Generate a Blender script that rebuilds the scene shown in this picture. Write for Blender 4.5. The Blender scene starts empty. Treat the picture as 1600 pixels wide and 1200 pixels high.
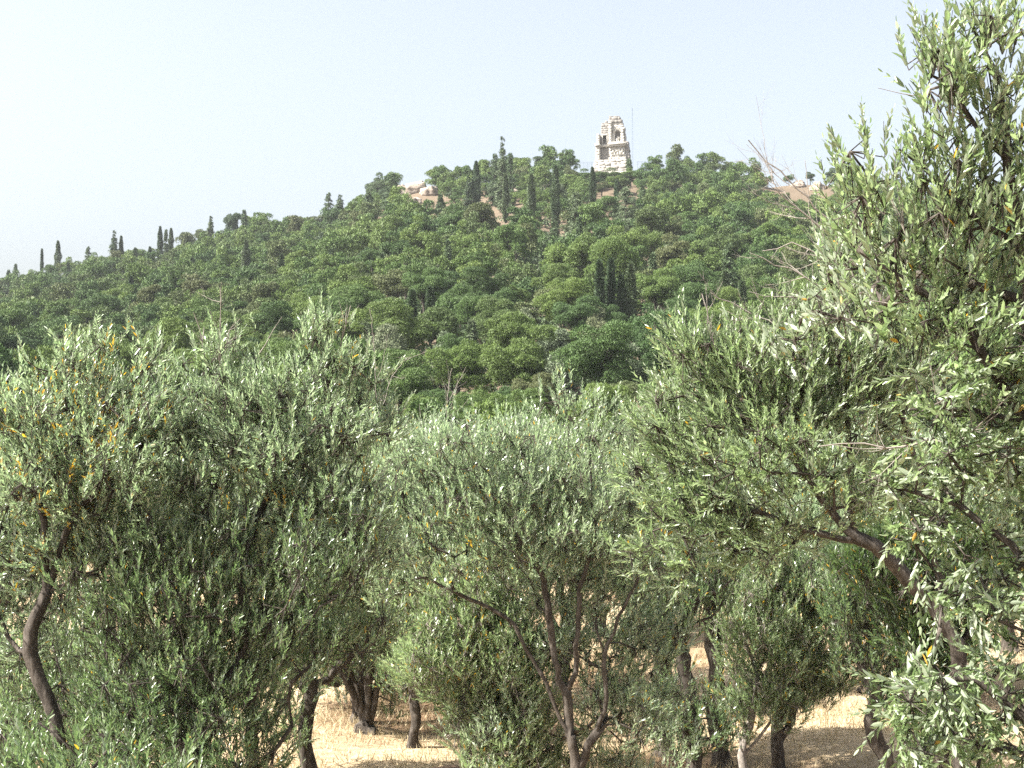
import bpy, math, random
import numpy as np
from mathutils import Vector

R_ = math.radians
SC = bpy.context.scene
COL = SC.collection

# ------------------------------------------------------------------ camera, sky, sun
CZ = 3.8                       # eye height above the floor of the grove
F = 2200.0                     # focal length in pixels of the 1600 px wide photograph
PITCH = math.atan(80 / F)
cam_d = bpy.data.cameras.new('camera')
cam = bpy.data.objects.new('camera', cam_d)
COL.objects.link(cam)
cam.location = (0, 0, CZ)
cam.rotation_euler = (R_(90) + PITCH, 0, 0)
cam_d.sensor_width = 36
cam_d.lens = 36 * F / 1600
cam_d.clip_start = 0.1
cam_d.clip_end = 12000
SC.camera = cam

SUN_EL = 48.0
SUN_AZ = -104.0                # degrees clockwise from the view direction (+Y); negative = to the left
sx, sy = math.sin(R_(SUN_AZ)), math.cos(R_(SUN_AZ))
sun_vec = Vector((sx * math.cos(R_(SUN_EL)), sy * math.cos(R_(SUN_EL)), math.sin(R_(SUN_EL))))
world = bpy.data.worlds.new('World')
SC.world = world
world.use_nodes = True
wn = world.node_tree
bg = wn.nodes['Background']
sky = wn.nodes.new('ShaderNodeTexSky')
sky.sky_type = 'NISHITA'
sky.sun_disc = False
sky.sun_elevation = R_(SUN_EL)
sky.sun_rotation = R_(SUN_AZ)
sky.air_density = 1.1
sky.dust_density = 5.0
sky.ozone_density = 2.0
sky_hs = wn.nodes.new('ShaderNodeHueSaturation')     # summer haze takes colour out of the sky
sky_hs.inputs['Saturation'].default_value = 0.5
wn.links.new(sky.outputs[0], sky_hs.inputs['Color'])
wn.links.new(sky_hs.outputs[0], bg.inputs[0])
bg.inputs[1].default_value = 0.080
sun_d = bpy.data.lights.new('sun', 'SUN')
sun_d.energy = 5.0
sun_d.angle = R_(0.53)
sun_d.color = (1.0, 0.95, 0.86)
sun = bpy.data.objects.new('sun', sun_d)
COL.objects.link(sun)
sun.rotation_euler = sun_vec.to_track_quat('Z', 'Y').to_euler()
SC.view_settings.view_transform = 'Standard'
SC.view_settings.look = 'None'
SC.view_settings.exposure = 1.95
SC.view_settings.gamma = 1
cy = SC.cycles
cy.max_bounces = 7
cy.diffuse_bounces = 4
cy.glossy_bounces = 2
cy.transmission_bounces = 3
cy.transparent_max_bounces = 8
cy.volume_bounces = 0
cy.use_denoising = False
cy.sample_clamp_indirect = 6

# ------------------------------------------------------------------ helpers
def at(px, py, Y):
    """world point at depth Y seen at pixel px,py of the 1600x1200 photograph"""
    x, z = (px - 800) / F, (600 - py) / F
    c, s = math.cos(PITCH), math.sin(PITCH)
    dy, dz = c - z * s, s + z * c
    k = Y / dy
    return np.array((x * k, Y, CZ + dz * k))

def link(o, parent=None):
    COL.objects.link(o)
    if parent is not None:
        o.parent = parent
    return o

def tag(o, label, cat, group=None, kind=None):
    if label: o['label'] = label
    if cat: o['category'] = cat
    if group: o['group'] = group
    if kind: o['kind'] = kind
    return o

def empty(name, loc, label, cat, group=None, rz=0):
    o = bpy.data.objects.new(name, None)
    o.empty_display_size = 0.2
    o.location = [float(v) for v in loc]
    o.rotation_euler = (0, 0, rz)
    link(o)
    return tag(o, label, cat, group)

def mesh_np(name, V, faces, mat, tint=None, smooth=False, tree=None):
    """faces: list of int arrays, each (m,3) or (m,4)"""
    me = bpy.data.meshes.new(name)
    V = np.ascontiguousarray(V, dtype=np.float32)
    faces = [np.asarray(f, dtype=np.int32) for f in faces if len(f)]
    nl = sum(f.size for f in faces); nf = sum(len(f) for f in faces)
    me.vertices.add(len(V)); me.vertices.foreach_set('co', V.ravel())
    me.loops.add(nl); me.loops.foreach_set('vertex_index', np.concatenate([f.ravel() for f in faces]))
    me.polygons.add(nf)
    tot = np.concatenate([np.full(len(f), f.shape[1], np.int32) for f in faces])
    st = np.concatenate(([0], np.cumsum(tot)[:-1])).astype(np.int32)
    me.polygons.foreach_set('loop_start', st)
    me.polygons.foreach_set('loop_total', tot)
    if smooth: me.polygons.foreach_set('use_smooth', np.ones(nf, bool))
    if tint is not None:
        a = me.attributes.new('tint', 'FLOAT', 'FACE')
        a.data.foreach_set('value', np.asarray(tint, np.float32))
    if tree is not None:
        a = me.attributes.new('tree', 'FLOAT', 'FACE')
        a.data.foreach_set('value', np.asarray(tree, np.float32))
    me.update(calc_edges=True)
    me.materials.append(mat)
    return me

def mobj(name, me, parent=None):
    return link(bpy.data.objects.new(name, me), parent)

def norm(a):
    return a / np.maximum(np.linalg.norm(a, axis=-1, keepdims=True), 1e-9)

# ------------------------------------------------------------------ materials
def new_mat(name):
    m = bpy.data.materials.new(name)
    m.use_nodes = True
    nt = m.node_tree
    nt.nodes.clear()
    out = nt.nodes.new('ShaderNodeOutputMaterial')
    return m, nt, out

def N(nt, t, **kw):
    n = nt.nodes.new(t)
    for k, v in kw.items():
        setattr(n, k, v)
    return n

def ramp(nt, stops, interp='LINEAR'):
    r = nt.nodes.new('ShaderNodeValToRGB')
    r.color_ramp.interpolation = interp
    e = r.color_ramp.elements
    while len(e) < len(stops): e.new(0.5)
    for el, (p, c) in zip(e, stops):
        el.position = p
        el.color = (*c, 1) if len(c) == 3 else c
    return r

def leaf_mat(name, dark, mid, light, back, yellow=0.985, rough=0.42, transl=0.28, spec=0.5):
    m, nt, out = new_mat(name)
    L = nt.links.new
    a = N(nt, 'ShaderNodeAttribute', attribute_name='tint')
    r = ramp(nt, [(0.0, dark), (0.45, mid), (max(yellow - 0.012, 0.5), light), (yellow, (0.36, 0.22, 0.05)), (1.0, (0.44, 0.31, 0.09))])
    L(a.outputs['Fac'], r.inputs[0])
    rb = ramp(nt, [(0.0, tuple(v * 0.8 for v in back)), (yellow - 0.012, back), (yellow, (0.5, 0.3, 0.06))])
    L(a.outputs['Fac'], rb.inputs[0])
    g = N(nt, 'ShaderNodeNewGeometry')
    mix = N(nt, 'ShaderNodeMix', data_type='RGBA')
    L(g.outputs['Backfacing'], mix.inputs[0]); L(r.outputs[0], mix.inputs[6]); L(rb.outputs[0], mix.inputs[7])
    p = N(nt, 'ShaderNodeBsdfPrincipled')
    L(mix.outputs[2], p.inputs['Base Color'])
    p.inputs['Roughness'].default_value = rough
    p.inputs['Specular IOR Level'].default_value = spec
    t = N(nt, 'ShaderNodeBsdfTranslucent')
    hs = N(nt, 'ShaderNodeHueSaturation')
    hs.inputs['Saturation'].default_value = 1.2
    hs.inputs['Value'].default_value = 1.7
    L(r.outputs[0], hs.inputs['Color']); L(hs.outputs[0], t.inputs[0])
    ms = N(nt, 'ShaderNodeMixShader')
    ms.inputs[0].default_value = transl
    L(p.outputs[0], ms.inputs[1]); L(t.outputs[0], ms.inputs[2])
    L(ms.outputs[0], out.inputs[0])
    return m

def hill_leaf_mat(name, stops, rough=0.6, transl=0.10, spread=0.3):
    """foliage whose hue differs from tree to tree"""
    m, nt, out = new_mat(name)
    L = nt.links.new
    oi = N(nt, 'ShaderNodeObjectInfo')
    tr = N(nt, 'ShaderNodeAttribute', attribute_name='tree')
    add = N(nt, 'ShaderNodeMath', operation='ADD')
    L(oi.outputs['Random'], add.inputs[0]); L(tr.outputs['Fac'], add.inputs[1])
    fr = N(nt, 'ShaderNodeMath', operation='FRACT')
    L(add.outputs[0], fr.inputs[0])
    r = ramp(nt, stops)
    L(fr.outputs[0], r.inputs[0])
    ti = N(nt, 'ShaderNodeAttribute', attribute_name='tint')
    mr = N(nt, 'ShaderNodeMapRange')
    mr.inputs['To Min'].default_value = 1 - spread
    mr.inputs['To Max'].default_value = 1 + spread
    L(ti.outputs['Fac'], mr.inputs['Value'])
    hs = N(nt, 'ShaderNodeHueSaturation')
    L(r.outputs[0], hs.inputs['Color']); L(mr.outputs[0], hs.inputs['Value'])
    p = N(nt, 'ShaderNodeBsdfPrincipled')
    L(hs.outputs[0], p.inputs['Base Color'])
    p.inputs['Roughness'].default_value = rough
    p.inputs['Specular IOR Level'].default_value = 0.3
    t = N(nt, 'ShaderNodeBsdfTranslucent')
    L(hs.outputs[0], t.inputs[0])
    ms = N(nt, 'ShaderNodeMixShader')
    ms.inputs[0].default_value = transl
    L(p.outputs[0], ms.inputs[1]); L(t.outputs[0], ms.inputs[2])
    L(ms.outputs[0], out.inputs[0])
    return m

def rough_mat(name, stops, scale=8.0, bump=0.3, rough=0.85, stretch=(1, 1, 1), detail=6, dist=0.02):
    m, nt, out = new_mat(name)
    L = nt.links.new
    tc = N(nt, 'ShaderNodeTexCoord')
    mp = N(nt, 'ShaderNodeMapping')
    mp.inputs['Scale'].default_value = stretch
    L(tc.outputs['Object'], mp.inputs[0])
    n = N(nt, 'ShaderNodeTexNoise')
    n.inputs['Scale'].default_value = scale
    n.inputs['Detail'].default_value = detail
    n.inputs['Roughness'].default_value = 0.65
    L(mp.outputs[0], n.inputs['Vector'])
    r = ramp(nt, stops)
    L(n.outputs['Fac'], r.inputs[0])
    p = N(nt, 'ShaderNodeBsdfPrincipled')
    p.inputs['Roughness'].default_value = rough
    p.inputs['Specular IOR Level'].default_value = 0.25
    L(r.outputs[0], p.inputs['Base Color'])
    b = N(nt, 'ShaderNodeBump')
    b.inputs['Strength'].default_value = bump
    b.inputs['Distance'].default_value = dist
    L(n.outputs['Fac'], b.inputs['Height']); L(b.outputs[0], p.inputs['Normal'])
    L(p.outputs[0], out.inputs[0])
    return m

M = {}
M['olive'] = leaf_mat('olive_leaf', (0.090, 0.130, 0.058), (0.165, 0.225, 0.110), (0.25, 0.310, 0.17), (0.31, 0.36, 0.26), 0.972, 0.34, 0.42, 0.8)
M['olive_cool'] = leaf_mat('olive_leaf_silvery', (0.095, 0.140, 0.075), (0.185, 0.250, 0.140), (0.29, 0.355, 0.22), (0.38, 0.43, 0.33), 0.968, 0.32, 0.42, 0.9)
M['olive_light'] = leaf_mat('olive_leaf_fresh', (0.095, 0.145, 0.065), (0.180, 0.245, 0.120), (0.27, 0.335, 0.18), (0.32, 0.37, 0.26), 0.99, 0.34, 0.38, 0.8)
M['olive_dark'] = leaf_mat('olive_leaf_deep_shade', (0.050, 0.085, 0.036), (0.098, 0.150, 0.064), (0.165, 0.225, 0.105), (0.24, 0.29, 0.20), 0.985, 0.32, 0.34, 0.8)  # deep green; on the bottom-left olive this tone paints in its shade
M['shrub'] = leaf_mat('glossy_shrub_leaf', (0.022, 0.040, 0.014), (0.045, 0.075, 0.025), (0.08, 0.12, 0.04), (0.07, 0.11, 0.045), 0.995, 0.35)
M['bark'] = rough_mat('olive_bark', [(0.3, (0.020, 0.016, 0.013)), (0.5, (0.055, 0.046, 0.038)), (0.7, (0.115, 0.100, 0.086))], 22, 0.9, 0.9, (1, 1, 0.35))
M['bark_grey'] = rough_mat('grey_twig_bark', [(0.3, (0.13, 0.115, 0.10)), (0.7, (0.30, 0.27, 0.24))], 20, 0.3, 0.9)
M['pine'] = hill_leaf_mat('pine_needles', [(0.0, (0.044, 0.086, 0.024)), (0.3, (0.066, 0.116, 0.028)), (0.65, (0.104, 0.156, 0.034)),
                                           (0.85, (0.066, 0.104, 0.030)), (0.95, (0.090, 0.105, 0.040)), (1.0, (0.05, 0.09, 0.025))])
M['cypress'] = hill_leaf_mat('cypress_foliage', [(0.0, (0.046, 0.078, 0.036)), (0.6, (0.068, 0.104, 0.045)), (1.0, (0.086, 0.118, 0.058))])
M['far_olive'] = hill_leaf_mat('far_olive_foliage', [(0.0, (0.095, 0.135, 0.070)), (0.5, (0.125, 0.160, 0.095)), (1.0, (0.145, 0.165, 0.085))])
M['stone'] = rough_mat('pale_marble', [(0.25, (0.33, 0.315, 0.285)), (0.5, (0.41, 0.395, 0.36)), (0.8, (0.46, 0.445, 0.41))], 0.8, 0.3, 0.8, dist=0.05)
M['stone_dark'] = rough_mat('grey_shade_marble', [(0.3, (0.20, 0.19, 0.175)), (0.6, (0.25, 0.237, 0.22)), (0.8, (0.29, 0.275, 0.255))], 0.9, 0.3, 0.85, dist=0.05)  # darker grey marble; paints recess shade into the niche and opening back
M['rock'] = rough_mat('hill_rock', [(0.3, (0.12, 0.095, 0.07)), (0.5, (0.24, 0.20, 0.165)), (0.75, (0.34, 0.31, 0.27))], 0.9, 0.9, 0.9, dist=0.4)
M['boulder'] = rough_mat('brown_rock', [(0.3, (0.12, 0.075, 0.05)), (0.7, (0.26, 0.18, 0.13))], 6, 0.8, 0.95)
M['metal'] = rough_mat('galvanised_metal', [(0.3, (0.13, 0.17, 0.20)), (0.7, (0.18, 0.23, 0.28))], 3, 0.0, 0.5)
M['straw'] = leaf_mat('dry_grass_blade', (0.36, 0.26, 0.12), (0.50, 0.39, 0.20), (0.62, 0.52, 0.30), (0.50, 0.39, 0.20), 1.2, 0.7, 0.3, 0.2) if False else None

# ------------------------------------------------------------------ terrain
RU = np.array([-0.60, -0.364, -0.341, -0.305, -0.25, -0.205, -0.159, -0.136, -0.109, -0.086, -0.068, -0.05, -0.023, 0.0, 0.027, 0.045, 0.068, 0.09, 0.114, 0.145, 0.18, 0.218, 0.27, 0.364, 0.60])
RP = np.array([500, 462, 452, 432, 412, 385, 368, 358, 330, 300, 296, 293, 284, 274, 276, 272, 269, 270, 277, 283, 285, 288, 300, 335, 400.0])
def smoothstep(t):
    t = np.clip(t, 0, 1); return t * t * (3 - 2 * t)
def ridge_R(u):
    return 292 + 45 * smoothstep(np.clip(-u, 0, 0.4) / 0.4)
def wav(x, y):
    return (0.5 * np.sin(x * 0.21 + 1.3 * np.sin(y * 0.13)) + 0.35 * np.sin(y * 0.27 + x * 0.11 + 2.0) + 0.25 * np.sin(x * 0.47 - y * 0.39))
def ground_z(x, y):
    x = np.asarray(x, float); y = np.asarray(y, float)
    yy = np.maximum(y, 1.0)
    u = np.clip(x / yy, -0.6, 0.6)
    R = ridge_R(u)
    zr = CZ + R * (680 - np.interp(u, RU, RP)) / F
    s = np.clip((y - 50) / (R - 50), 0, 1)
    hill = zr * s ** 1.22
    beyond = np.maximum(zr - np.maximum(y - R, 0) * 0.22, 0)
    h = np.where(y > R, beyond, hill)
    h = h * smoothstep((2600 - np.abs(x)) / 1800)
    h = h + wav(x, y) * 0.9 * smoothstep((y - 55) / 60) * np.where(y > 700, 0, 1)
    bank = 2.2 * (1 - smoothstep((y - 1.5) / 7.0))
    small = 0.05 * np.sin(x * 1.7 + 0.6 * np.sin(y * 1.1)) + 0.04 * np.sin(y * 1.3 + x)
    return h + bank + small * np.where(y > 80, 0, 1)

def ground_hit(px, py, y0=52, y1=335):
    ys = np.linspace(y0, y1, 1400)
    p0 = at(px, py, 1.0) - np.array((0, 0, CZ))
    xs = p0[0] * ys; zs = CZ + p0[2] * ys
    g = ground_z(xs, ys)
    k = np.nonzero(g >= zs)[0]
    if len(k):
        i = k[0]
    else:
        i = int(np.argmax((g - zs) / ys))
    return np.array((xs[i], ys[i], g[i]))

xs = np.concatenate((np.array([-6000, -3500, -2000, -1200, -800, -600, -450, -350]), np.linspace(-280, -25, 90), np.linspace(-22, 22, 90), np.linspace(25, 280, 90), np.array([350, 450, 600, 800, 1200, 2000, 3500, 6000])))
ys = np.concatenate((np.array([-3000, -1000, -300, -80, -20]), np.linspace(-8, 50, 130), np.linspace(52, 420, 170), np.array([450, 500, 600, 800, 1200, 2000, 4000, 9000])))
X, Y = np.meshgrid(xs, ys)
Z = ground_z(X, Y)
V = np.stack([X.ravel(), Y.ravel(), Z.ravel()], 1)
nx = len(xs); ii = np.arange(len(ys) - 1)[:, None] * nx + np.arange(nx - 1)[None]
Q = np.stack([ii, ii + 1, ii + nx + 1, ii + nx], -1).reshape(-1, 4)
m, nt, out = new_mat('dry_ground')
L = nt.links.new
tc = N(nt, 'ShaderNodeTexCoord')
n1 = N(nt, 'ShaderNodeTexNoise'); n1.inputs['Scale'].default_value = 0.35; n1.inputs['Detail'].default_value = 5
n2 = N(nt, 'ShaderNodeTexNoise'); n2.inputs['Scale'].default_value = 9; n2.inputs['Detail'].default_value = 8; n2.inputs['Roughness'].default_value = 0.7
n3 = N(nt, 'ShaderNodeTexNoise'); n3.inputs['Scale'].default_value = 0.12; n3.inputs['Detail'].default_value = 4
for n in (n1, n2, n3): L(tc.outputs['Object'], n.inputs['Vector'])
straw = ramp(nt, [(0.3, (0.24, 0.175, 0.11)), (0.5, (0.39, 0.305, 0.20)), (0.7, (0.50, 0.41, 0.29))]); L(n2.outputs['Fac'], straw.inputs[0])
soil = ramp(nt, [(0.35, (0.12, 0.075, 0.045)), (0.6, (0.20, 0.135, 0.085)), (0.75, (0.30, 0.22, 0.15))]); L(n2.outputs['Fac'], soil.inputs[0])
mk = ramp(nt, [(0.46, (0, 0, 0)), (0.60, (1, 1, 1))]); L(n1.outputs['Fac'], mk.inputs[0])
mx = N(nt, 'ShaderNodeMix', data_type='RGBA'); L(mk.outputs[0], mx.inputs[0]); L(straw.outputs[0], mx.inputs[6]); L(soil.outputs[0], mx.inputs[7])
sep = N(nt, 'ShaderNodeSeparateXYZ'); L(tc.outputs['Object'], sep.inputs[0])
mrg = N(nt, 'ShaderNodeMapRange'); mrg.inputs['From Min'].default_value = 44; mrg.inputs['From Max'].default_value = 62
L(sep.outputs['Y'], mrg.inputs['Value'])
hsoil = ramp(nt, [(0.35, (0.075, 0.058, 0.040)), (0.6, (0.145, 0.112, 0.080)), (0.78, (0.24, 0.20, 0.155))]); L(n2.outputs['Fac'], hsoil.inputs[0])
mx2 = N(nt, 'ShaderNodeMix', data_type='RGBA'); L(mrg.outputs[0], mx2.inputs[0]); L(mx.outputs[2], mx2.inputs[6]); L(hsoil.outputs[0], mx2.inputs[7])
p = N(nt, 'ShaderNodeBsdfPrincipled'); p.inputs['Roughness'].default_value = 0.95; p.inputs['Specular IOR Level'].default_value = 0.1
L(mx2.outputs[2], p.inputs['Base Color'])
b = N(nt, 'ShaderNodeBump'); b.inputs['Strength'].default_value = 0.7; b.inputs['Distance'].default_value = 0.08
L(n2.outputs['Fac'], b.inputs['Height']); L(b.outputs[0], p.inputs['Normal']); L(p.outputs[0], out.inputs[0])
M['ground'] = m
g = mobj('ground', mesh_np('ground', V, [Q], m, smooth=True)); g['kind'] = 'structure'

# ------------------------------------------------------------------ tubes
def tube(P, Rr, n, VV, FF, off):
    P = np.asarray(P, float); Rr = np.asarray(Rr, float)
    T = np.gradient(P, axis=0); T = norm(T)
    ref = np.array((0.31, 0.92, 0.23)) if abs(T[0][2]) > 0.8 else np.array((0, 0, 1.0))
    A = norm(np.cross(T, ref)); B = np.cross(T, A)
    th = np.linspace(0, 2 * np.pi, n, endpoint=False)
    if n >= 9:      # fluted, uneven bark on the thick wood
        k_ = np.arange(len(P))[:, None]
        Rr = Rr[:, None] * (1 + 0.13 * np.sin(3 * th[None] + 0.35 * k_ + 7 * P[0][0]) + 0.09 * np.sin(2 * th[None] - 0.9 * k_) + 0.06 * np.sin(1.7 * k_ + th[None] * 4))
    else: Rr = np.repeat(Rr[:, None], n, 1)
    ring = P[:, None] + Rr[:, :, None] * (np.cos(th)[None, :, None] * A[:, None] + np.sin(th)[None, :, None] * B[:, None])
    VV.append(ring.reshape(-1, 3))
    k = len(P)
    i = np.arange(k - 1)[:, None] * n; j = np.arange(n)[None]; j2 = (j + 1) % n
    FF.append((np.stack([i + j, i + j2, i + n + j2, i + n + j], -1).reshape(-1, 4)) + off)
    return off + k * n

def prisms(A, B, r0, r1):
    """three-sided twigs from A to B (arrays)"""
    T = norm(B - A)
    ref = np.tile(np.array((0.3, 0.2, 0.93)), (len(A), 1))
    ref[np.abs((T * ref).sum(1)) > 0.9] = (1, 0, 0)
    U = norm(np.cross(T, ref)); W = np.cross(T, U)
    out = []
    for P, r in ((A, r0), (B, r1)):
        for k in range(3):
            a = k * 2.0944
            out.append(P + np.asarray(r)[..., None] * (math.cos(a) * U + math.sin(a) * W) if np.ndim(r) else P + r * (math.cos(a) * U + math.sin(a) * W))
    Vv = np.stack(out, 1).reshape(-1, 3)
    b = (np.arange(len(A)) * 6)[:, None, None]
    q = np.array([[0, 1, 4, 3], [1, 2, 5, 4], [2, 0, 3, 5]])[None]
    return Vv, (b + q).reshape(-1, 4)

# ------------------------------------------------------------------ olive sprays
def make_sprays(rng, nvar, hi, ll=0.057, pairs=8, wide=0.235):
    """each variant: verts of leaves along a curved shoot growing along +Z, and the stem points"""
    res = []
    for v in range(nvar):
        Lg = rng.uniform(0.17, 0.27)
        bend = rng.uniform(-0.25, 0.25, 2)
        verts = []
        npair = pairs + rng.integers(-1, 2)
        for k in range(npair + 1):
            t = (k + 0.6) / (npair + 0.6)
            c = np.array((bend[0] * t * t * Lg, bend[1] * t * t * Lg, t * Lg))
            tang = norm(np.array((2 * bend[0] * t, 2 * bend[1] * t, 1.0)))
            for sgn in ((1, -1) if k < npair else (1,)):
                az = (k % 2) * math.pi / 2 + rng.normal(0, 0.35)
                el = rng.uniform(0.28, 0.72) * (1.0 if k < npair else 0.1)       # angle away from the stem
                side = np.array((math.cos(az) * sgn, math.sin(az) * sgn, 0))
                d = norm(tang * math.cos(el) + side * math.sin(el))
                w = norm(np.cross(d, np.cross(tang, d)) * 0 + np.cross(tang, side) + rng.normal(0, 0.25, 3))
                w = norm(w - d * (w @ d))
                nn = np.cross(d, w)
                if nn @ tang < 0: w = -w; nn = -nn
                l = ll * rng.uniform(0.75, 1.25) * (0.65 + 0.5 * math.sin(math.pi * min(t + 0.15, 1)))
                h = l * wide * 0.5 * rng.uniform(0.85, 1.15)
                bo = nn * l * rng.uniform(-0.10, 0.06)
                if hi:
                    verts += [c, c + d * l * 0.33 + w * h + nn * h * 0.35, c + d * l * 0.70 + w * h * 0.85 + bo + nn * h * 0.35,
                              c + d * l + bo * 2.0, c + d * l * 0.70 - w * h * 0.85 + bo + nn * h * 0.35, c + d * l * 0.33 - w * h + nn * h * 0.35]
                else:
                    verts += [c, c + d * l * 0.5 + w * h * 1.1 + nn * h * 0.3, c + d * l + bo, c + d * l * 0.5 - w * h * 1.1 + nn * h * 0.3]
        res.append((np.array(verts), Lg, bend))
    return res

RNG = np.random.default_rng(7)
SPR = {1: make_sprays(RNG, 14, True), 0: make_sprays(RNG, 12, False), 2: make_sprays(RNG, 14, True, 0.054, 7, 0.31)}

def sprays_mesh(name, base, dirn, scale, hi, mat, rng, bright=None, yel=None):
    nb = len(base)
    var = rng.integers(0, len(SPR[hi]), nb)
    Z_ = norm(dirn)
    rnd = rng.normal(size=(nb, 3))
    X_ = norm(np.cross(rnd, Z_)); Y_ = np.cross(Z_, X_)
    VV, FF, TT, off = [], [], [], 0
    nv = 6 if hi else 4
    for v in range(len(SPR[hi])):
        idx = np.nonzero(var == v)[0]
        if not len(idx): continue
        T = SPR[hi][v][0]
        W = (T[None, :, 0, None] * X_[idx][:, None] + T[None, :, 1, None] * Y_[idx][:, None] + T[None, :, 2, None] * Z_[idx][:, None]) * scale[idx][:, None, None] + base[idx][:, None]
        VV.append(W.reshape(-1, 3))
        nleaf = len(T) // nv * len(idx)
        b = (np.arange(nleaf) * nv)[:, None]
        if hi:
            f = np.concatenate([b + np.array([[0, 5, 4, 3]]), b + np.array([[0, 3, 2, 1]])], 1).reshape(-1, 4)
        else:
            f = b + np.array([[0, 3, 2, 1]])
        FF.append(f + off)
        t = rng.random((len(idx), len(T) // nv)) * 0.94
        if yel is not None:
            ysel = rng.random(t.shape) < yel[idx][:, None]
            t = np.where(ysel, 1.0, t)
        t = t.ravel()
        TT.append(np.repeat(t, 2) if hi else t)
        off += len(VV[-1])
    # the spray mesh's winding gives the upper (green) side; flip so that it faces the shoot tip
    return mesh_np(name, np.concatenate(VV), [np.concatenate(FF)], mat, tint=np.concatenate(TT))

def dead_branch(P, r0, depth, VV, FF, off, rng, spread=0.6):
    """a bare polyline with forking twigs"""
    P = np.asarray(P, float)
    seg = np.linalg.norm(np.diff(P, axis=0), axis=1)
    n = max(4, int(seg.sum() / 0.07))
    s = np.concatenate(([0], np.cumsum(seg))); t = np.linspace(0, s[-1], n)
    Q_ = np.stack([np.interp(t, s, P[:, k]) for k in range(3)], 1)
    Q_[1:] += rng.normal(0, 0.007, (n - 1, 3)) * min(1, s[-1] * 2)
    rr = np.linspace(r0, r0 * 0.35, n)
    off = tube(Q_, rr, 4, VV, FF, off)
    if depth > 0:
        for k in range(rng.integers(4, 8)):
            i = rng.integers(n // 4, n - 1)
            d = norm(Q_[min(i + 1, n - 1)] - Q_[i - 1]) + rng.normal(0, spread, 3)
            d = norm(d)
            l = min(0.45, s[-1] * rng.uniform(0.2, 0.45))
            off = dead_branch([Q_[i], Q_[i] + d * l * 0.5, Q_[i] + d * l + np.array((0, 0, l * 0.15))], rr[i] * 0.65, depth - 1, VV, FF, off, rng)
    return off

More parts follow.
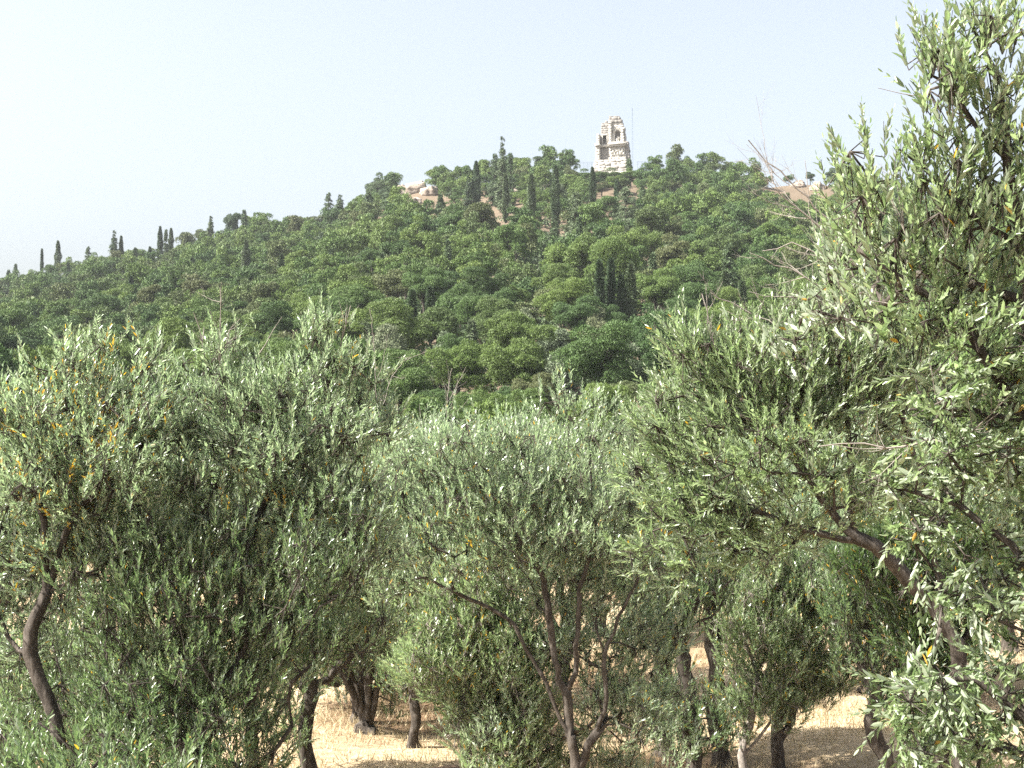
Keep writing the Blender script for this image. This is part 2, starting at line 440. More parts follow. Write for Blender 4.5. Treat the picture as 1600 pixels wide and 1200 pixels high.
def olive_tree(name, label, depth, limbs, blobs, seed, mat='olive', hi=True, spacing=0.27, k=22, R=0.07, group=None,
               up=0.9, yel=0.02, yblobs=(), leaf=1.0, dead=(), cat='olive tree', bark='bark', ry=0.8, outw=0.7, world=False, shell=0.45, wmul=1.0):
    """limbs: polylines of (px,py[,ddepth]) the first one starting at the foot; blobs: (px,py,rx_px,rz_px[,ddepth])"""
    rng = np.random.default_rng(seed)
    conv = (lambda p: np.array(p, float)) if world else (lambda p: at(p[0], p[1], depth + (p[2] if len(p) > 2 else 0)))
    L3 = [np.array([conv(p) for p in l]) for l in limbs]
    root = L3[0][0].copy(); root[2] = float(ground_z(root[0], root[1])) - 0.03
    L3[0] = np.vstack([root, L3[0]]) if L3[0][0][2] - root[2] > 0.15 else np.vstack([root, L3[0][1:]])
    B3 = []
    for b in blobs:
        if world: c, r = np.array(b[:3], float), np.array(b[3:6], float)
        else:
            d = depth + (b[4] if len(b) > 4 else 0)
            c = at(b[0], b[1], d); r = np.array((b[2], 0, b[3])) * d / F
            r[1] = ry * max(r[0], r[2] * 0.8)
        B3.append((c, r))
    # cluster points
    vol = np.array([4.19 * r.prod() for c, r in B3])
    want = (vol / spacing ** 3 * 1.15).astype(int) + 3
    pts = []
    for (c, r), w in zip(B3, want):
        for _ in range(w):
            for tr in range(6):
                q = norm(rng.normal(size=3)) * rng.random() ** shell
                p = c + q * r * rng.uniform(0.85, 1.08)
                if p[2] < ground_z(p[0], p[1]) + 0.25: continue
                if pts and (np.linalg.norm(np.array(pts) - p, axis=1) < spacing * 0.62).any(): continue
                pts.append(p); break
    pts = np.array(pts)
    cen = np.array([c for c, r in B3]).mean(0)
    # skeleton nodes
    pos, par, pl = [], [], []
    def addn(p, pa):
        pos.append(np.array(p, float)); par.append(pa)
        pl.append(0 if pa < 0 else pl[pa] + np.linalg.norm(pos[-1] - pos[pa])); return len(pos) - 1
    step = 0.12
    forced = []
    for li, l in enumerate(L3):
        if li == 0: cur = addn(l[0], -1)
        else:
            A = np.array(pos); cur = int(np.argmin(np.linalg.norm(A - l[0], axis=1)))
        pts_l = l[1:] if li == 0 else l
        prev = pos[cur].copy()
        for q in pts_l:
            d = np.linalg.norm(q - prev)
            nseg = max(1, int(round(d / step)))
            for j in range(1, nseg + 1):
                w = prev + (q - prev) * j / nseg
                if j < nseg: w = w + rng.normal(0, 0.012, 3)
                cur = addn(w, cur)
            prev = q
        forced.append(cur)
    n_lim = len(pos)
    start = L3[0][min(2, len(L3[0]) - 1)]
    order = np.argsort(np.linalg.norm(pts - start, axis=1))
    A = np.array(pos + [np.zeros(3)] * (len(pts) * 14)); PLa = np.zeros(len(A)); PLa[:len(pos)] = pl
    tips = []
    lowz = L3[0][1][2] if len(L3[0]) > 1 else 0
    for i in order:
        p = pts[i]; nn = len(pos)
        dv = p - A[:nn]; d = np.linalg.norm(dv, axis=1)
        cost = d + 0.16 * PLa[:nn] + 0.35 * np.maximum(-dv[:, 2], 0)
        j = int(np.argmin(cost)); d0 = d[j]
        ns = max(1, min(12, int(round(d0 / step))))
        base = pos[j]; pa = j
        din = norm(base - pos[par[j]]) if par[j] >= 0 else np.array((0, 0, 1.0))
        ctrl = base + din * d0 * 0.4 + np.array((0, 0, 0.08 * d0))
        for s_ in range(1, ns + 1):
            t = s_ / ns
            q = (1 - t) ** 2 * base + 2 * t * (1 - t) * ctrl + t * t * p
            if s_ < ns: q = q + rng.normal(0, 0.010, 3)
            pa = addn(q, pa)
            if pa < len(A): A[pa] = q; PLa[pa] = pl[pa]
        tips.append(pa)
    pos_a = np.array(pos); par_a = np.array(par)
    cnt = np.zeros(len(pos)); cnt[tips] = 1
    for f_ in forced: cnt[f_] = max(cnt[f_], 1)
    for i in range(len(pos) - 1, 0, -1): cnt[par_a[i]] += cnt[i]
    rad = np.maximum(R * (cnt / cnt[0]) ** 0.52, 0.0042)
    VV, FF, off = [], [], 0
    used = np.zeros(len(pos), bool)
    ch = [[] for _ in pos]
    for i in range(1, len(pos)): ch[par_a[i]].append(i)
    stack = [(-1, 0)]
    while stack:
        pa, i = stack.pop()
        chain = [pa] if pa >= 0 else []
        cur = i
        while True:
            chain.append(cur)
            if not ch[cur]: break
            nxt = max(ch[cur], key=lambda c: cnt[c])
            for c in ch[cur]:
                if c != nxt: stack.append((cur, c))
            cur = nxt
        if len(chain) < 2: continue
        rr = rad[chain].copy()
        if pa >= 0: rr[0] = min(rr[0], rr[1] * 1.15)
        big = rr.max()
        if pa < 0 and len(rr) > 3: rr[0] *= 1.5; rr[1] *= 1.15
        off = tube(pos_a[chain], rr, 12 if big > 0.03 else (6 if big > 0.012 else 4), VV, FF, off)
    # sprays
    m_ = len(pts)
    kk = np.maximum(3, rng.normal(k, k * 0.28, m_).astype(int))
    idx = np.repeat(np.arange(m_), kk)
    nb = len(idx)
    offs = rng.normal(size=(nb, 3)); offs = norm(offs) * (rng.random(nb) ** 0.5)[:, None] * spacing * 0.72
    base = pts[idx] + offs
    outv = norm((pts - cen) / np.array((1, 1, 1.0)))[idx]
    d = np.array((0, 0, up * 1.35)) + outv * outw * 0.6 + norm(offs) * 0.4 + rng.normal(0, 0.28, (nb, 3))
    d = norm(d)
    sc = rng.uniform(0.75, 1.2, nb) * leaf
    base = base - d * 0.09 * sc[:, None]
    # twigs: from the cluster point to the shoot and along the shoot
    Va, Fa = prisms(pts[idx], base, 0.0032, 0.0024)
    VV.append(Va); FF.append(Fa + off); off += len(Va)
    Va, Fa = prisms(base, base + d * 0.17 * sc[:, None], 0.0022, 0.0012)
    VV.append(Va); FF.append(Fa + off); off += len(Va)
    yl = np.full(nb, yel)
    for (bx, by, br) in yblobs:
        c = at(bx, by, depth)
        dd = np.linalg.norm((base - c)[:, [0, 2]], axis=1)
        yl = np.where(dd < br * depth / F, np.maximum(yl, 0.24 * (rng.random(nb) < 0.17)), yl)
    e = empty(name, root, label, cat, group)
    inv = -root
    wood = mobj('trunk', mesh_np('trunk', np.concatenate(VV) + inv, [np.concatenate(FF)], M[bark], smooth=True), e)
    crown = mobj('crown', sprays_mesh('crown', base + inv, d, sc, hi, M[mat], rng, yel=yl), e)
    for (pl_, r0, dp) in dead:
        VV, FF = [], []
        dead_branch([conv(p) for p in pl_], r0, dp, VV, FF, 0, rng)
        mobj('dead_branch', mesh_np('dead_branch', np.concatenate(VV) + inv, [np.concatenate(FF)], M['bark_grey'], smooth=True), e)
    return e

# ------------------------------------------------------------------ hill trees
def cards(P, Nn, ln, wd, rng, up=0.5):
    """narrow triangular needle tufts at P pointing along Nn"""
    n = len(P)
    Nn = norm(Nn); t_ = norm(np.cross(Nn, rng.normal(size=(n, 3))) + np.array((0, 0, up)))
    d = norm(Nn * 0.55 + t_ * 0.8 + rng.normal(0, 0.25, (n, 3)))
    s = norm(np.cross(Nn, t_) + rng.normal(0, 0.3, (n, 3)))
    l = (ln * rng.uniform(0.6, 1.3, n))[:, None]; w = (wd * rng.uniform(0.7, 1.3, n))[:, None]
    Vv = np.stack([P - s * w * 0.5, P + s * w * 0.5, P + d * l], 1).reshape(-1, 3)
    return Vv, np.arange(n * 3).reshape(-1, 3)

def pine_crown(rng, n, W=2.5, H=1.9, zc=3.3, ln=0.30, wd=0.11, lumps=16, flat=0.62, top=1.0):
    cs, rs = [], []
    for i in range(lumps):
        q = norm(rng.normal(size=3)); q[2] = abs(q[2]) * 1.0 - 0.7 * (rng.random() < 0.45)
        rr = rng.uniform(0.35, 0.95)
        r = rng.uniform(0.5, 1.0) * W * 0.40
        cs.append(np.array((q[0] * W * rr * 0.85, q[1] * W * rr * 0.85, zc + q[2] * H * rr * top))); rs.append(r)
    cs = np.array(cs); rs = np.array(rs)
    w = rs ** 2; w /= w.sum()
    k = rng.choice(lumps, n, p=w)
    q = norm(rng.normal(size=(n, 3))); q[:, 2] = np.where(q[:, 2] < -0.3, -q[:, 2], q[:, 2])
    wob = 1 + 0.16 * np.sin(q[:, 0] * 6 + k) * np.cos(q[:, 1] * 6 + 2 * k) + 0.08 * np.sin(q[:, 2] * 11 + k)
    P = cs[k] + q * (rs[k] * wob * (1.05 - 0.22 * rng.random(n) ** 1.5))[:, None] * np.array((1, 1, flat))
    Vv, Ff = cards(P, q, ln, wd, rng)
    return Vv, Ff, cs, rs

def simple_trunk(rng, H, r, cs=None, lean=0.2):
    VV, FF, off = [], [], 0
    top = np.array((rng.normal(0, lean), rng.normal(0, lean), H))
    P = np.array([(0, 0, -0.3), top * 0.3 + rng.normal(0, 0.06, 3), top * 0.65 + rng.normal(0, 0.08, 3), top])
    off = tube(P, [r * 1.25, r, r * 0.75, r * 0.35], 6, VV, FF, off)
    if cs is not None:
        for c in cs[:9]:
            b = top * rng.uniform(0.45, 0.8)
            off = tube([b, (b + c) / 2 - (0, 0, 0.1), c], [r * 0.4, r * 0.28, r * 0.12], 4, VV, FF, off)
    return np.concatenate(VV), np.concatenate(FF)

rng = np.random.default_rng(11)
PINES = []
for v in range(9):
    Vc, Fc, cs, rs = pine_crown(rng, 15000, ln=0.17, wd=0.085, W=rng.uniform(2.2, 2.8), H=rng.uniform(1.6, 2.5), zc=rng.uniform(2.2, 3.0), lumps=int(rng.integers(14, 24)), flat=rng.uniform(0.55, 0.8))
    Vt, Ft = simple_trunk(rng, 3.4, 0.13, cs)
    PINES.append((mesh_np('pine_crown', Vc, [Fc], M['pine'], tint=rng.random(len(Fc)), tree=np.zeros(len(Fc))), mesh_np('pine_trunk', Vt, [Ft], M['bark'], smooth=True)))
PINES_DK = []
for a_, b_ in PINES:
    a2 = a_.copy(); a2.materials.clear(); a2.materials.append(M['cypress']); PINES_DK.append((a2, b_))
PINES_LO = []
for v in range(8):
    Vc, Fc, cs, rs = pine_crown(rng, 3000, W=rng.uniform(2.2, 2.8), H=rng.uniform(1.6, 2.5), zc=rng.uniform(2.2, 3.0), lumps=int(rng.integers(14, 24)), ln=0.30, wd=0.17, flat=rng.uniform(0.55, 0.8))
    PINES_LO.append((Vc, Fc))
PINES_FINE = []
for v in range(6):
    Vc, Fc, cs, rs = pine_crown(rng, 40000, ln=0.115, wd=0.05, W=rng.uniform(2.2, 2.8), H=rng.uniform(1.6, 2.5), zc=rng.uniform(2.2, 3.0), lumps=int(rng.integers(18, 30)), flat=rng.uniform(0.55, 0.8))
    Vt, Ft = simple_trunk(rng, 3.4, 0.13, cs)
    PINES_FINE.append((mesh_np('pine_crown', Vc, [Fc], M['pine'], tint=rng.random(len(Fc)), tree=np.zeros(len(Fc))), mesh_np('pine_trunk', Vt, [Ft], M['bark'], smooth=True)))
CYP = []
for v in range(4):      # columnar: unit height 1, unit width 1
    n = 6000
    t = rng.random(n) ** 0.85
    prof = np.minimum(1, (1.02 - t) * 2.6) ** 0.8 * np.minimum(1, t * 6 + 0.35) * (0.85 + 0.15 * np.sin(t * 23 + v))
    a = rng.random(n) * 6.283
    rr = 0.5 * prof * (0.82 + 0.18 * np.sin(a * 3 + t * 9 + v)) * rng.uniform(0.7, 1.05, n)
    P = np.stack([np.cos(a) * rr, np.sin(a) * rr, t * 0.97 + 0.02], 1)
    CYP.append((P, a))
RAG = []
for v in range(4):      # ragged layered cypress / fir shapes
    n = 6000
    nbr = 75 + 5 * v
    bt = np.sort(rng.random(nbr)) * 0.95 + 0.03; ba = np.arange(nbr) * 2.4 + rng.normal(0, 0.5, nbr)
    bl = 0.5 * (1.04 - bt) ** 0.75 * rng.uniform(0.35, 1.15, nbr) * np.minimum(1, bt * 6 + 0.5)
    bi = rng.choice(nbr, n, p=(bl + 0.06) / (bl + 0.06).sum()); f_ = rng.random(n) ** 0.8
    a = ba[bi] + rng.normal(0, 0.3, n)
    rr = bl[bi] * f_ + 0.02
    P = np.stack([np.cos(a) * rr, np.sin(a) * rr, bt[bi] + rng.normal(0, 0.012, n) + f_ * (0.035 - 0.05 * f_)], 1)
    RAG.append((P, a))

def cypress_at(base, Hm, Wm, kind, label, seed, name='cypress_tree', group=None, lnm=0.32, ncard=None):
    rg = np.random.default_rng(seed)
    P, a = (CYP if kind == 'col' else RAG)[seed % 4]
    P = P * np.array((Wm, Wm, Hm))
    Nn = np.stack([np.cos(a), np.sin(a), np.full(len(a), 0.9 if kind == 'col' else 0.15)], 1)
    Vc, Fc = cards(P, Nn, lnm, lnm * 0.4, rg, 0.6 if kind == 'col' else 0.1)
    e = empty(name, base, label, 'cypress', group)
    mobj('crown', mesh_np('cypress_crown', Vc, [Fc], M['cypress'], tint=rg.random(len(Fc)), tree=np.zeros(len(Fc))), e)
    VV, FF, off = [], [], 0
    off = tube([(0, 0, -0.3), (0.02, 0, Hm * 0.5), (0, 0.02, Hm * 0.93)], [0.16, 0.1, 0.03], 6, VV, FF, off)
    mobj('trunk', mesh_np('cypress_trunk', np.concatenate(VV), [np.concatenate(FF)], M['bark'], smooth=True), e)
    return e

def place_pine(base, s, hs, rz, v, label, group, name='pine_tree', fine=False):
    e = empty(name, base, label, 'pine tree', group, rz)
    e.scale = (s, s, s * hs)
    src = PINES_DK if (group is None and 'dark' in label) else PINES
    if fine: src = PINES_FINE; v = v % 6
    mobj('crown', src[v][0], e); mobj('trunk', src[v][1], e)
    return e
#SECTION_OBJECTS
# ------------------------------------------------------------------ monument on the summit
MD = 290.0
MB = at(957, 272, MD)
PX = MD / F
def mx_(px): return (px - 957) * PX
def mz_(py): return (272 - py) * PX

def box_mesh(boxes, rng=None, jit=0.0):
    VV, FF, off = [], [], 0
    c8 = np.array([(x, y, z) for z in (0, 1) for y in (0, 1) for x in (0, 1)], float)
    f6 = np.array([(0, 2, 3, 1), (4, 5, 7, 6), (0, 1, 5, 4), (2, 6, 7, 3), (0, 4, 6, 2), (1, 3, 7, 5)])
    for (x0, x1, y0, y1, z0, z1) in boxes:
        v = np.array((x0, y0, z0)) + c8 * np.array((x1 - x0, y1 - y0, z1 - z0))
        if rng is not None and jit: v = v + rng.normal(0, jit, (8, 3))
        VV.append(v); FF.append(f6 + off); off += 8
    return np.concatenate(VV), np.concatenate(FF)

def courses(x0f, x1f, z0, z1, y0, y1, rng, ch=0.55, bw=1.1, rag=0.0, jy=0.02):
    """blocks laid in courses; x0f/x1f give the side edges at a height"""
    out = []
    z = z0; r = 0
    while z < z1 - 0.05:
        h = min(ch * rng.uniform(0.85, 1.15), z1 - z)
        a, b = x0f(z) + rng.uniform(-rag, rag), x1f(z) + rng.uniform(-rag, rag)
        x = a; first = True
        while x < b - 0.02:
            w = bw * rng.uniform(0.7, 1.3) * (0.5 if first and r % 2 else 1); first = False
            e = min(x + w, b)
            if b - e < 0.25: e = b
            d = rng.uniform(-jy, jy)
            out.append((x, e - 0.004, y0 + d, y1, z, z + h - 0.004))
            x = e
        z += h; r += 1
    return out

rg = np.random.default_rng(5)
mon = empty('monument', MB, 'ruined white marble monument tower standing on the hilltop', 'monument')
mon.rotation_euler = (0, 0, R_(-13))
def mpart(name, boxes, mat, jit=0.004, bev=0.015):
    v, f = box_mesh(boxes, rg, jit)
    o = mobj(name, mesh_np(name, v, [f], M[mat]), mon)
    md = o.modifiers.new('bevel', 'BEVEL'); md.width = bev; md.segments = 1
    return o
lin = lambda a, b, za, zb: (lambda z: a + (b - a) * np.clip((z - za) / (zb - za), 0, 1))
mpart('podium', courses(lin(mx_(927), mx_(931), -1, mz_(247)), lin(mx_(984), mx_(980), -1, mz_(247)), -2.2, mz_(251), -1.5, 2.4, rg, 0.6, 1.2, 0.05, 0.06)
      + courses(lin(mx_(952), mx_(958), mz_(251), mz_(243)), lin(mx_(979), mx_(977), mz_(251), mz_(243)), mz_(251), mz_(243), -1.2, 1.0, rg, 0.5, 0.9, 0.25, 0.15), 'stone', 0.012, 0.04)
mpart('wing_wall', courses(lambda z: mx_(931.5), lambda z: mx_(938), mz_(251), mz_(229), -1.3, 2.2, rg, 0.55, 1.3) +
      courses(lambda z: mx_(933.5), lambda z: mx_(937.5), mz_(225), mz_(209), -1.2, 2.1, rg, 0.55, 1.3), 'stone')
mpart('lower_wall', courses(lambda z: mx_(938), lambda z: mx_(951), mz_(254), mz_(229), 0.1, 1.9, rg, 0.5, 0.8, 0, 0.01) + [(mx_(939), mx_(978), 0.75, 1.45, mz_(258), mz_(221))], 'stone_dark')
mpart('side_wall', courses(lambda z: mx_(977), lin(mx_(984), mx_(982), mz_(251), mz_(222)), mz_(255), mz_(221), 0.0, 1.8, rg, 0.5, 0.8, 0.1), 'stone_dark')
# frieze with its relief
fr = mpart('frieze', courses(lambda z: mx_(951), lambda z: mx_(977), mz_(244), mz_(229), -0.2, 1.6, rg, 0.95, 1.4), 'stone')
def lumps_mesh(items, rng, seg=2):
    """merged displaced spheres: (x,y,z,rx,ry,rz)"""
    import bmesh
    bm = bmesh.new(); bmesh.ops.create_icosphere(bm, subdivisions=seg, radius=1)
    base = np.array([v.co[:] for v in bm.verts]); fc = np.array([[v.index for v in f.verts] for f in bm.faces]); bm.free()
    VV, FF, off = [], [], 0
    for (x, y, z, a, b_, c) in items:
        ph = rng.uniform(0, 6, 3)
        w = 1 + 0.14 * np.sin(base[:, :1] * 4 + ph[0]) * np.cos(base[:, 1:2] * 5 + ph[1]) + 0.10 * np.sin(base[:, 2:] * 7 + ph[2])
        VV.append(base * w * np.array((a, b_, c)) + (x, y, z)); FF.append(fc + off); off += len(base)
    return np.concatenate(VV), np.concatenate(FF)
it = []
for (px, py, w, h) in [(955, 240, 2, 4), (958.5, 237, 2.4, 2.4), (961, 241, 1.4, 3), (964, 236, 3.2, 2.4), (968, 234.5, 2.2, 3), (966, 240, 1.6, 3), (970, 239, 1.6, 4), (973, 236, 1.8, 5), (954, 234, 1.4, 2.4), (975, 241, 1.4, 3)]:
    it.append((mx_(px), -0.28, mz_(py), w * PX, 0.22, h * PX))
v, f = lumps_mesh(it, rg)
mobj('relief', mesh_np('relief', v, [f], M['stone'], smooth=True), mon)
mpart('cornice', [(mx_(931), mx_(939), -1.55, 2.2, mz_(228.9), mz_(225.2)), (mx_(939), mx_(951), -0.35, 1.9, mz_(228.9), mz_(225.2)), (mx_(951), mx_(979), -0.75, 1.8, mz_(228.9), mz_(226.6)),
                  (mx_(950.6), mx_(979.6), -0.95, 1.75, mz_(226.5), mz_(223.6)), (mx_(956), mx_(977), -0.6, 1.7, mz_(223.6), mz_(221.8))], 'stone', 0.02)
# upper storey
wl, wr, wb, wt = mx_(941.6), mx_(948), mz_(224.5), mz_(210)
up = courses(lambda z: mx_(938), lambda z: wl, mz_(225), wt, 0.15, 1.7, rg, 0.5, 0.8) + courses(lambda z: wr, lambda z: mx_(951.2), mz_(225), wt, 0.15, 1.7, rg, 0.5, 0.8)
up += courses(lin(mx_(938), mx_(939.5), wt, mz_(190)), lambda z: mx_(951.2), wt, mz_(190), 0.15, 1.7, rg, 0.5, 0.8, 0.03)
up += [(mx_(945), mx_(948.5), 0.3, 1.3, mz_(190), mz_(186.5))]
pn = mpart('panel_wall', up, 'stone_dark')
mpart('opening_frame', [(wl - 0.16, wl, 0.0, 0.5, wb, wt), (wr, wr + 0.16, 0.0, 0.5, wb, wt), (wl - 0.2, wr + 0.2, -0.03, 0.5, wt, wt + 0.22)], 'stone', 0.004, 0.015)
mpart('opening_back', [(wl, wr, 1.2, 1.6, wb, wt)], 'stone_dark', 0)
v, f = lumps_mesh([((wl + wr) / 2, 1.0, wb + 0.45, 0.26, 0.2, 0.5), ((wl + wr) / 2, 1.0, wb + 1.1, 0.15, 0.15, 0.18)], rg)
mobj('figure', mesh_np('figure', v, [f], M['stone_dark'], smooth=True), mon)
mpart('pilaster', courses(lambda z: mx_(951.3), lambda z: mx_(955.6), mz_(223.6), mz_(192), -0.25, 1.7, rg, 0.6, 2.0, 0, 0.01) + [(mx_(950.8), mx_(956), -0.35, 1.6, mz_(192), mz_(190.2))], 'stone', 0.008)
mpart('pilaster', courses(lambda z: mx_(971.4), lin(mx_(975.6), mx_(974.5), mz_(222), mz_(203)), mz_(221.8), mz_(201), -0.15, 1.6, rg, 0.6, 2.0, 0.03, 0.02), 'stone', 0.015)
nx0, nx1, nzt = mx_(960.6), mx_(969.6), mz_(207)
cw = courses(lambda z: mx_(955.7), lambda z: nx0, mz_(221.8), nzt, 0.25, 1.6, rg, 0.5, 0.7, 0, 0.01) + courses(lambda z: nx1, lambda z: mx_(971.3), mz_(221.8), nzt, 0.25, 1.6, rg, 0.5, 0.7, 0, 0.01)
nc, nr = (nx0 + nx1) / 2, (nx1 - nx0) / 2
for a0 in np.linspace(0, math.pi, 11)[:-1]:
    a1 = a0 + math.pi / 10
    xa, xb = nc + nr * math.cos(a1), nc + nr * math.cos(a0)
    zz = nzt + nr * max(math.sin(a0), math.sin(a1)) * 0.97
    cw.append((xa, xb, 0.25, 1.6, zz, nzt + nr + 0.05))
cw += [(nc - nr - 0.45, nc - nr, 0.25, 1.6, nzt, nzt + nr + 0.05)]
cw += courses(lambda z: mx_(955.7), lin(mx_(976.5), mx_(971), nzt + nr, mz_(190)), nzt + nr + 0.06, mz_(190), 0.25, 1.6, rg, 0.5, 0.8, 0.1)
cw += courses(lambda z: mx_(975.7), lin(mx_(978), mx_(976), mz_(220), mz_(203)), mz_(221.8), mz_(200), 0.3, 1.6, rg, 0.5, 0.8, 0.06)
mpart('niche_wall', cw, 'stone', 0.006)
mpart('attic', courses(lin(mx_(951.5), mx_(952.5), mz_(190), mz_(180)), lin(mx_(971.5), mx_(967.5), mz_(190), mz_(180)), mz_(190), mz_(180), 0.1, 1.5, rg, 0.6, 1.1, 0.1), 'stone_dark', 0.02)
# hollow niche: half cylinder and quarter sphere
VV, FF, off = [], [], 0
na = 13
for k, (z, s) in enumerate([(mz_(221.8), 1), (nzt, 1)] + [(nzt + nr * math.sin(t), math.cos(t)) for t in np.linspace(0.2, 1.5, 6)]):
    th = np.linspace(math.pi, 0, na)
    VV.append(np.stack([nc + nr * s * np.cos(th), 0.35 + nr * 1.7 * s * np.sin(th), np.full(na, z)], 1))
for k in range(7):
    for j in range(na - 1):
        a = k * na + j; FF.append((a, a + 1, a + na + 1, a + na))
mobj('niche', mesh_np('niche', np.concatenate(VV), [np.array(FF)], M['stone_dark'], smooth=True), mon)  # darker stone puts the shade of the hollow into its colour
ribs, ff, off = [], [], 0
for a in np.linspace(0.15, math.pi - 0.15, 9):
    d = np.array((math.cos(a), 0, math.sin(a)))
    p0 = np.array((nc, 0.18, nzt + nr * 0.35))
    off = tube([p0 + d * nr * 0.75, p0 + d * nr * 1.35, p0 + d * nr * 1.75 - (0, 0.1, 0)], [0.05, 0.10, 0.05], 5, ribs, ff, off)
mobj('shell_ribs', mesh_np('shell_ribs', np.concatenate(ribs), [np.concatenate(ff)], M['stone'], smooth=True), mon)
v, f = lumps_mesh([(nc, 0.55, mz_(221.8) + 0.35, 0.42, 0.35, 0.38), (nc - 0.05, 0.3, mz_(221.8) + 0.62, 0.34, 0.4, 0.17), (nc, 0.6, mz_(221.8) + 1.0, 0.26, 0.2, 0.42),
                   (nc - 0.16, 0.1, mz_(221.8) + 0.35, 0.12, 0.13, 0.35), (nc + 0.14, 0.08, mz_(221.8) + 0.33, 0.12, 0.13, 0.35), (nc + 0.28, 0.5, mz_(221.8) + 0.95, 0.09, 0.1, 0.3)], rg)
mobj('statue', mesh_np('statue', v, [f], M['stone'], smooth=True), mon)

# ------------------------------------------------------------------ mast, fences, rocks on the hill
mb = at(988, 266, 297); mb[2] = ground_z(mb[0], mb[1])
e = empty('radio_mast', mb, 'very thin grey lattice mast rising behind the monument', 'mast')
VV, FF, off = [], [], 0
Hm = at(988, 169, 297)[2] - mb[2]
for k in range(3):
    a = k * 2.094; c = (0.16 * math.cos(a), 0.16 * math.sin(a))
    off = tube([(c[0], c[1], 0), (c[0] * .8, c[1] * .8, Hm * .6), (c[0] * .3, c[1] * .3, Hm)], [0.022] * 3, 4, VV, FF, off)
for j in range(34):
    z = j / 34 * Hm * 0.97; a = (j % 3) * 2.094; b_ = a + 2.094; s = 0.16 * (1 - 0.6 * z / Hm)
    off = tube([(s * math.cos(a), s * math.sin(a), z), (s * math.cos(b_), s * math.sin(b_), z + Hm / 34)], [0.012, 0.012], 3, VV, FF, off)
mobj('lattice', mesh_np('lattice', np.concatenate(VV), [np.concatenate(FF)], M['metal']), e)
VV, FF, off = [], [], 0
off = tube([(0, 0, Hm * 0.97), (0, 0, Hm + 0.9)], [0.02, 0.01], 4, VV, FF, off)
mobj('whip', mesh_np('whip', np.concatenate(VV), [np.concatenate(FF)], M['metal']), e)
def mesh_fence(px0, px1, pyt, pyb, Yd, n, label, gate=None):
    a = at(px0, pyb, Yd); b_ = at(px1, pyb, Yd); h = (pyb - pyt) * Yd / F
    a[2] = a[2] - 0.8; b_[2] = b_[2] - 0.8; h += 0.8
    e = empty('metal_fence', a, label, 'fence')
    VV, FF, off = [], [], 0
    for i in range(n + 1):
        p = (b_ - a) * i / n
        off = tube([p, p + (0, 0, h)], [0.03, 0.03], 4, VV, FF, off)
    mobj('posts', mesh_np('posts', np.concatenate(VV), [np.concatenate(FF)], M['metal']), e)
    VV, FF, off = [], [], 0
    for k in range(1, 9):
        z = h * k / 8
        off = tube([(0, 0.03, z), (b_ - a) + (0, 0.03, z)], [0.008 if k < 8 else 0.025] * 2, 3, VV, FF, off)
    for k in range(int(n * 6)):
        p = (b_ - a) * k / (n * 6)
        off = tube([p + (0, 0.03, 0.1), p + (0, 0.03, h)], [0.008, 0.008], 3, VV, FF, off)
    mobj('mesh_panel', mesh_np('mesh_panel', np.concatenate(VV), [np.concatenate(FF)], M['metal']), e)
mesh_fence(996, 1030, 252, 266, 298, 6, 'pale blue-grey mesh fence on the hilltop just right of the monument')
mesh_fence(906, 930, 253, 266, 298, 4, 'faint grey mesh fence on the hilltop just left of the monument')

def rock(px, py, rpx, label, seed, mat='rock', Y=None, flat=0.8, name='rock'):
    rg = np.random.default_rng(seed)
    p = ground_hit(px, py) if Y is None else np.array((at(px, py, Y)[0], Y, 0))
    if Y is not None: p[2] = ground_z(p[0], p[1])
    r = rpx * p[1] / F
    import bmesh
    bm = bmesh.new(); bmesh.ops.create_icosphere(bm, subdivisions=4, radius=1)
    base = np.array([v.co[:] for v in bm.verts]); fc = np.array([[v.index for v in f.verts] for f in bm.faces]); bm.free()
    for k in range(7):                                        # chop with random planes for angular faces
        n_ = norm(rg.normal(size=3)); n_[2] = abs(n_[2]); c = rg.uniform(0.55, 0.85)
        dd = base @ n_ - c
        base = base - np.maximum(dd, 0)[:, None] * n_
    base = base * (1 + 0.05 * np.sin(base[:, :1] * 9 + seed) + 0.05 * np.sin(base[:, 1:2] * 13) + 0.04 * np.sin(base[:, 2:] * 17))
    V_ = base * np.array((r * rg.uniform(0.9, 1.3), r, r * flat))
    o = mobj(name, mesh_np(name, V_, [fc], M[mat])); o.location = [float(v) for v in p]; o.rotation_euler = (0, 0, rg.uniform(0, 6))
    return tag(o, label, 'rock')
rock(650, 300, 28, 'largest pale rock of the outcrop on the left shoulder of the summit', 1)
rock(632, 303, 22, 'pale rock behind the dark trees at the left end of the outcrop', 2)
rock(672, 302, 20, 'low pale rock at the right end of the outcrop left of the summit', 3)
rock(642, 318, 18, 'pale rock below the largest rock of the outcrop', 4)
rock(575, 325, 14, 'pale rock half hidden by the dark tree mass on the left skyline', 5)
rock(598, 322, 13, 'grey rock between dark trees left of the pale outcrop', 6)
rock(808, 300, 11, 'small pale rock below the tallest cypress near the summit', 7)
rock(1021, 300, 9, 'orange brown rock on the slope right below the monument', 8)
rock(728, 348, 6, 'small pale rock showing between the pines below the bare patch', 9)
rock(820, 342, 7, 'pale rock at the foot of the slim dark cypress below the summit', 10)
rock(1275, 296, 15, 'pale rock on the bare ground at the right end of the summit ridge', 12)
rock(1246, 290, 13, 'low pale rock on the bare crest left of the olive branches', 13)
rock(703, 1203, 36, 'brown rock mound on the dry grass at the bottom of the picture', 14, 'boulder', Y=15.9, flat=0.55)

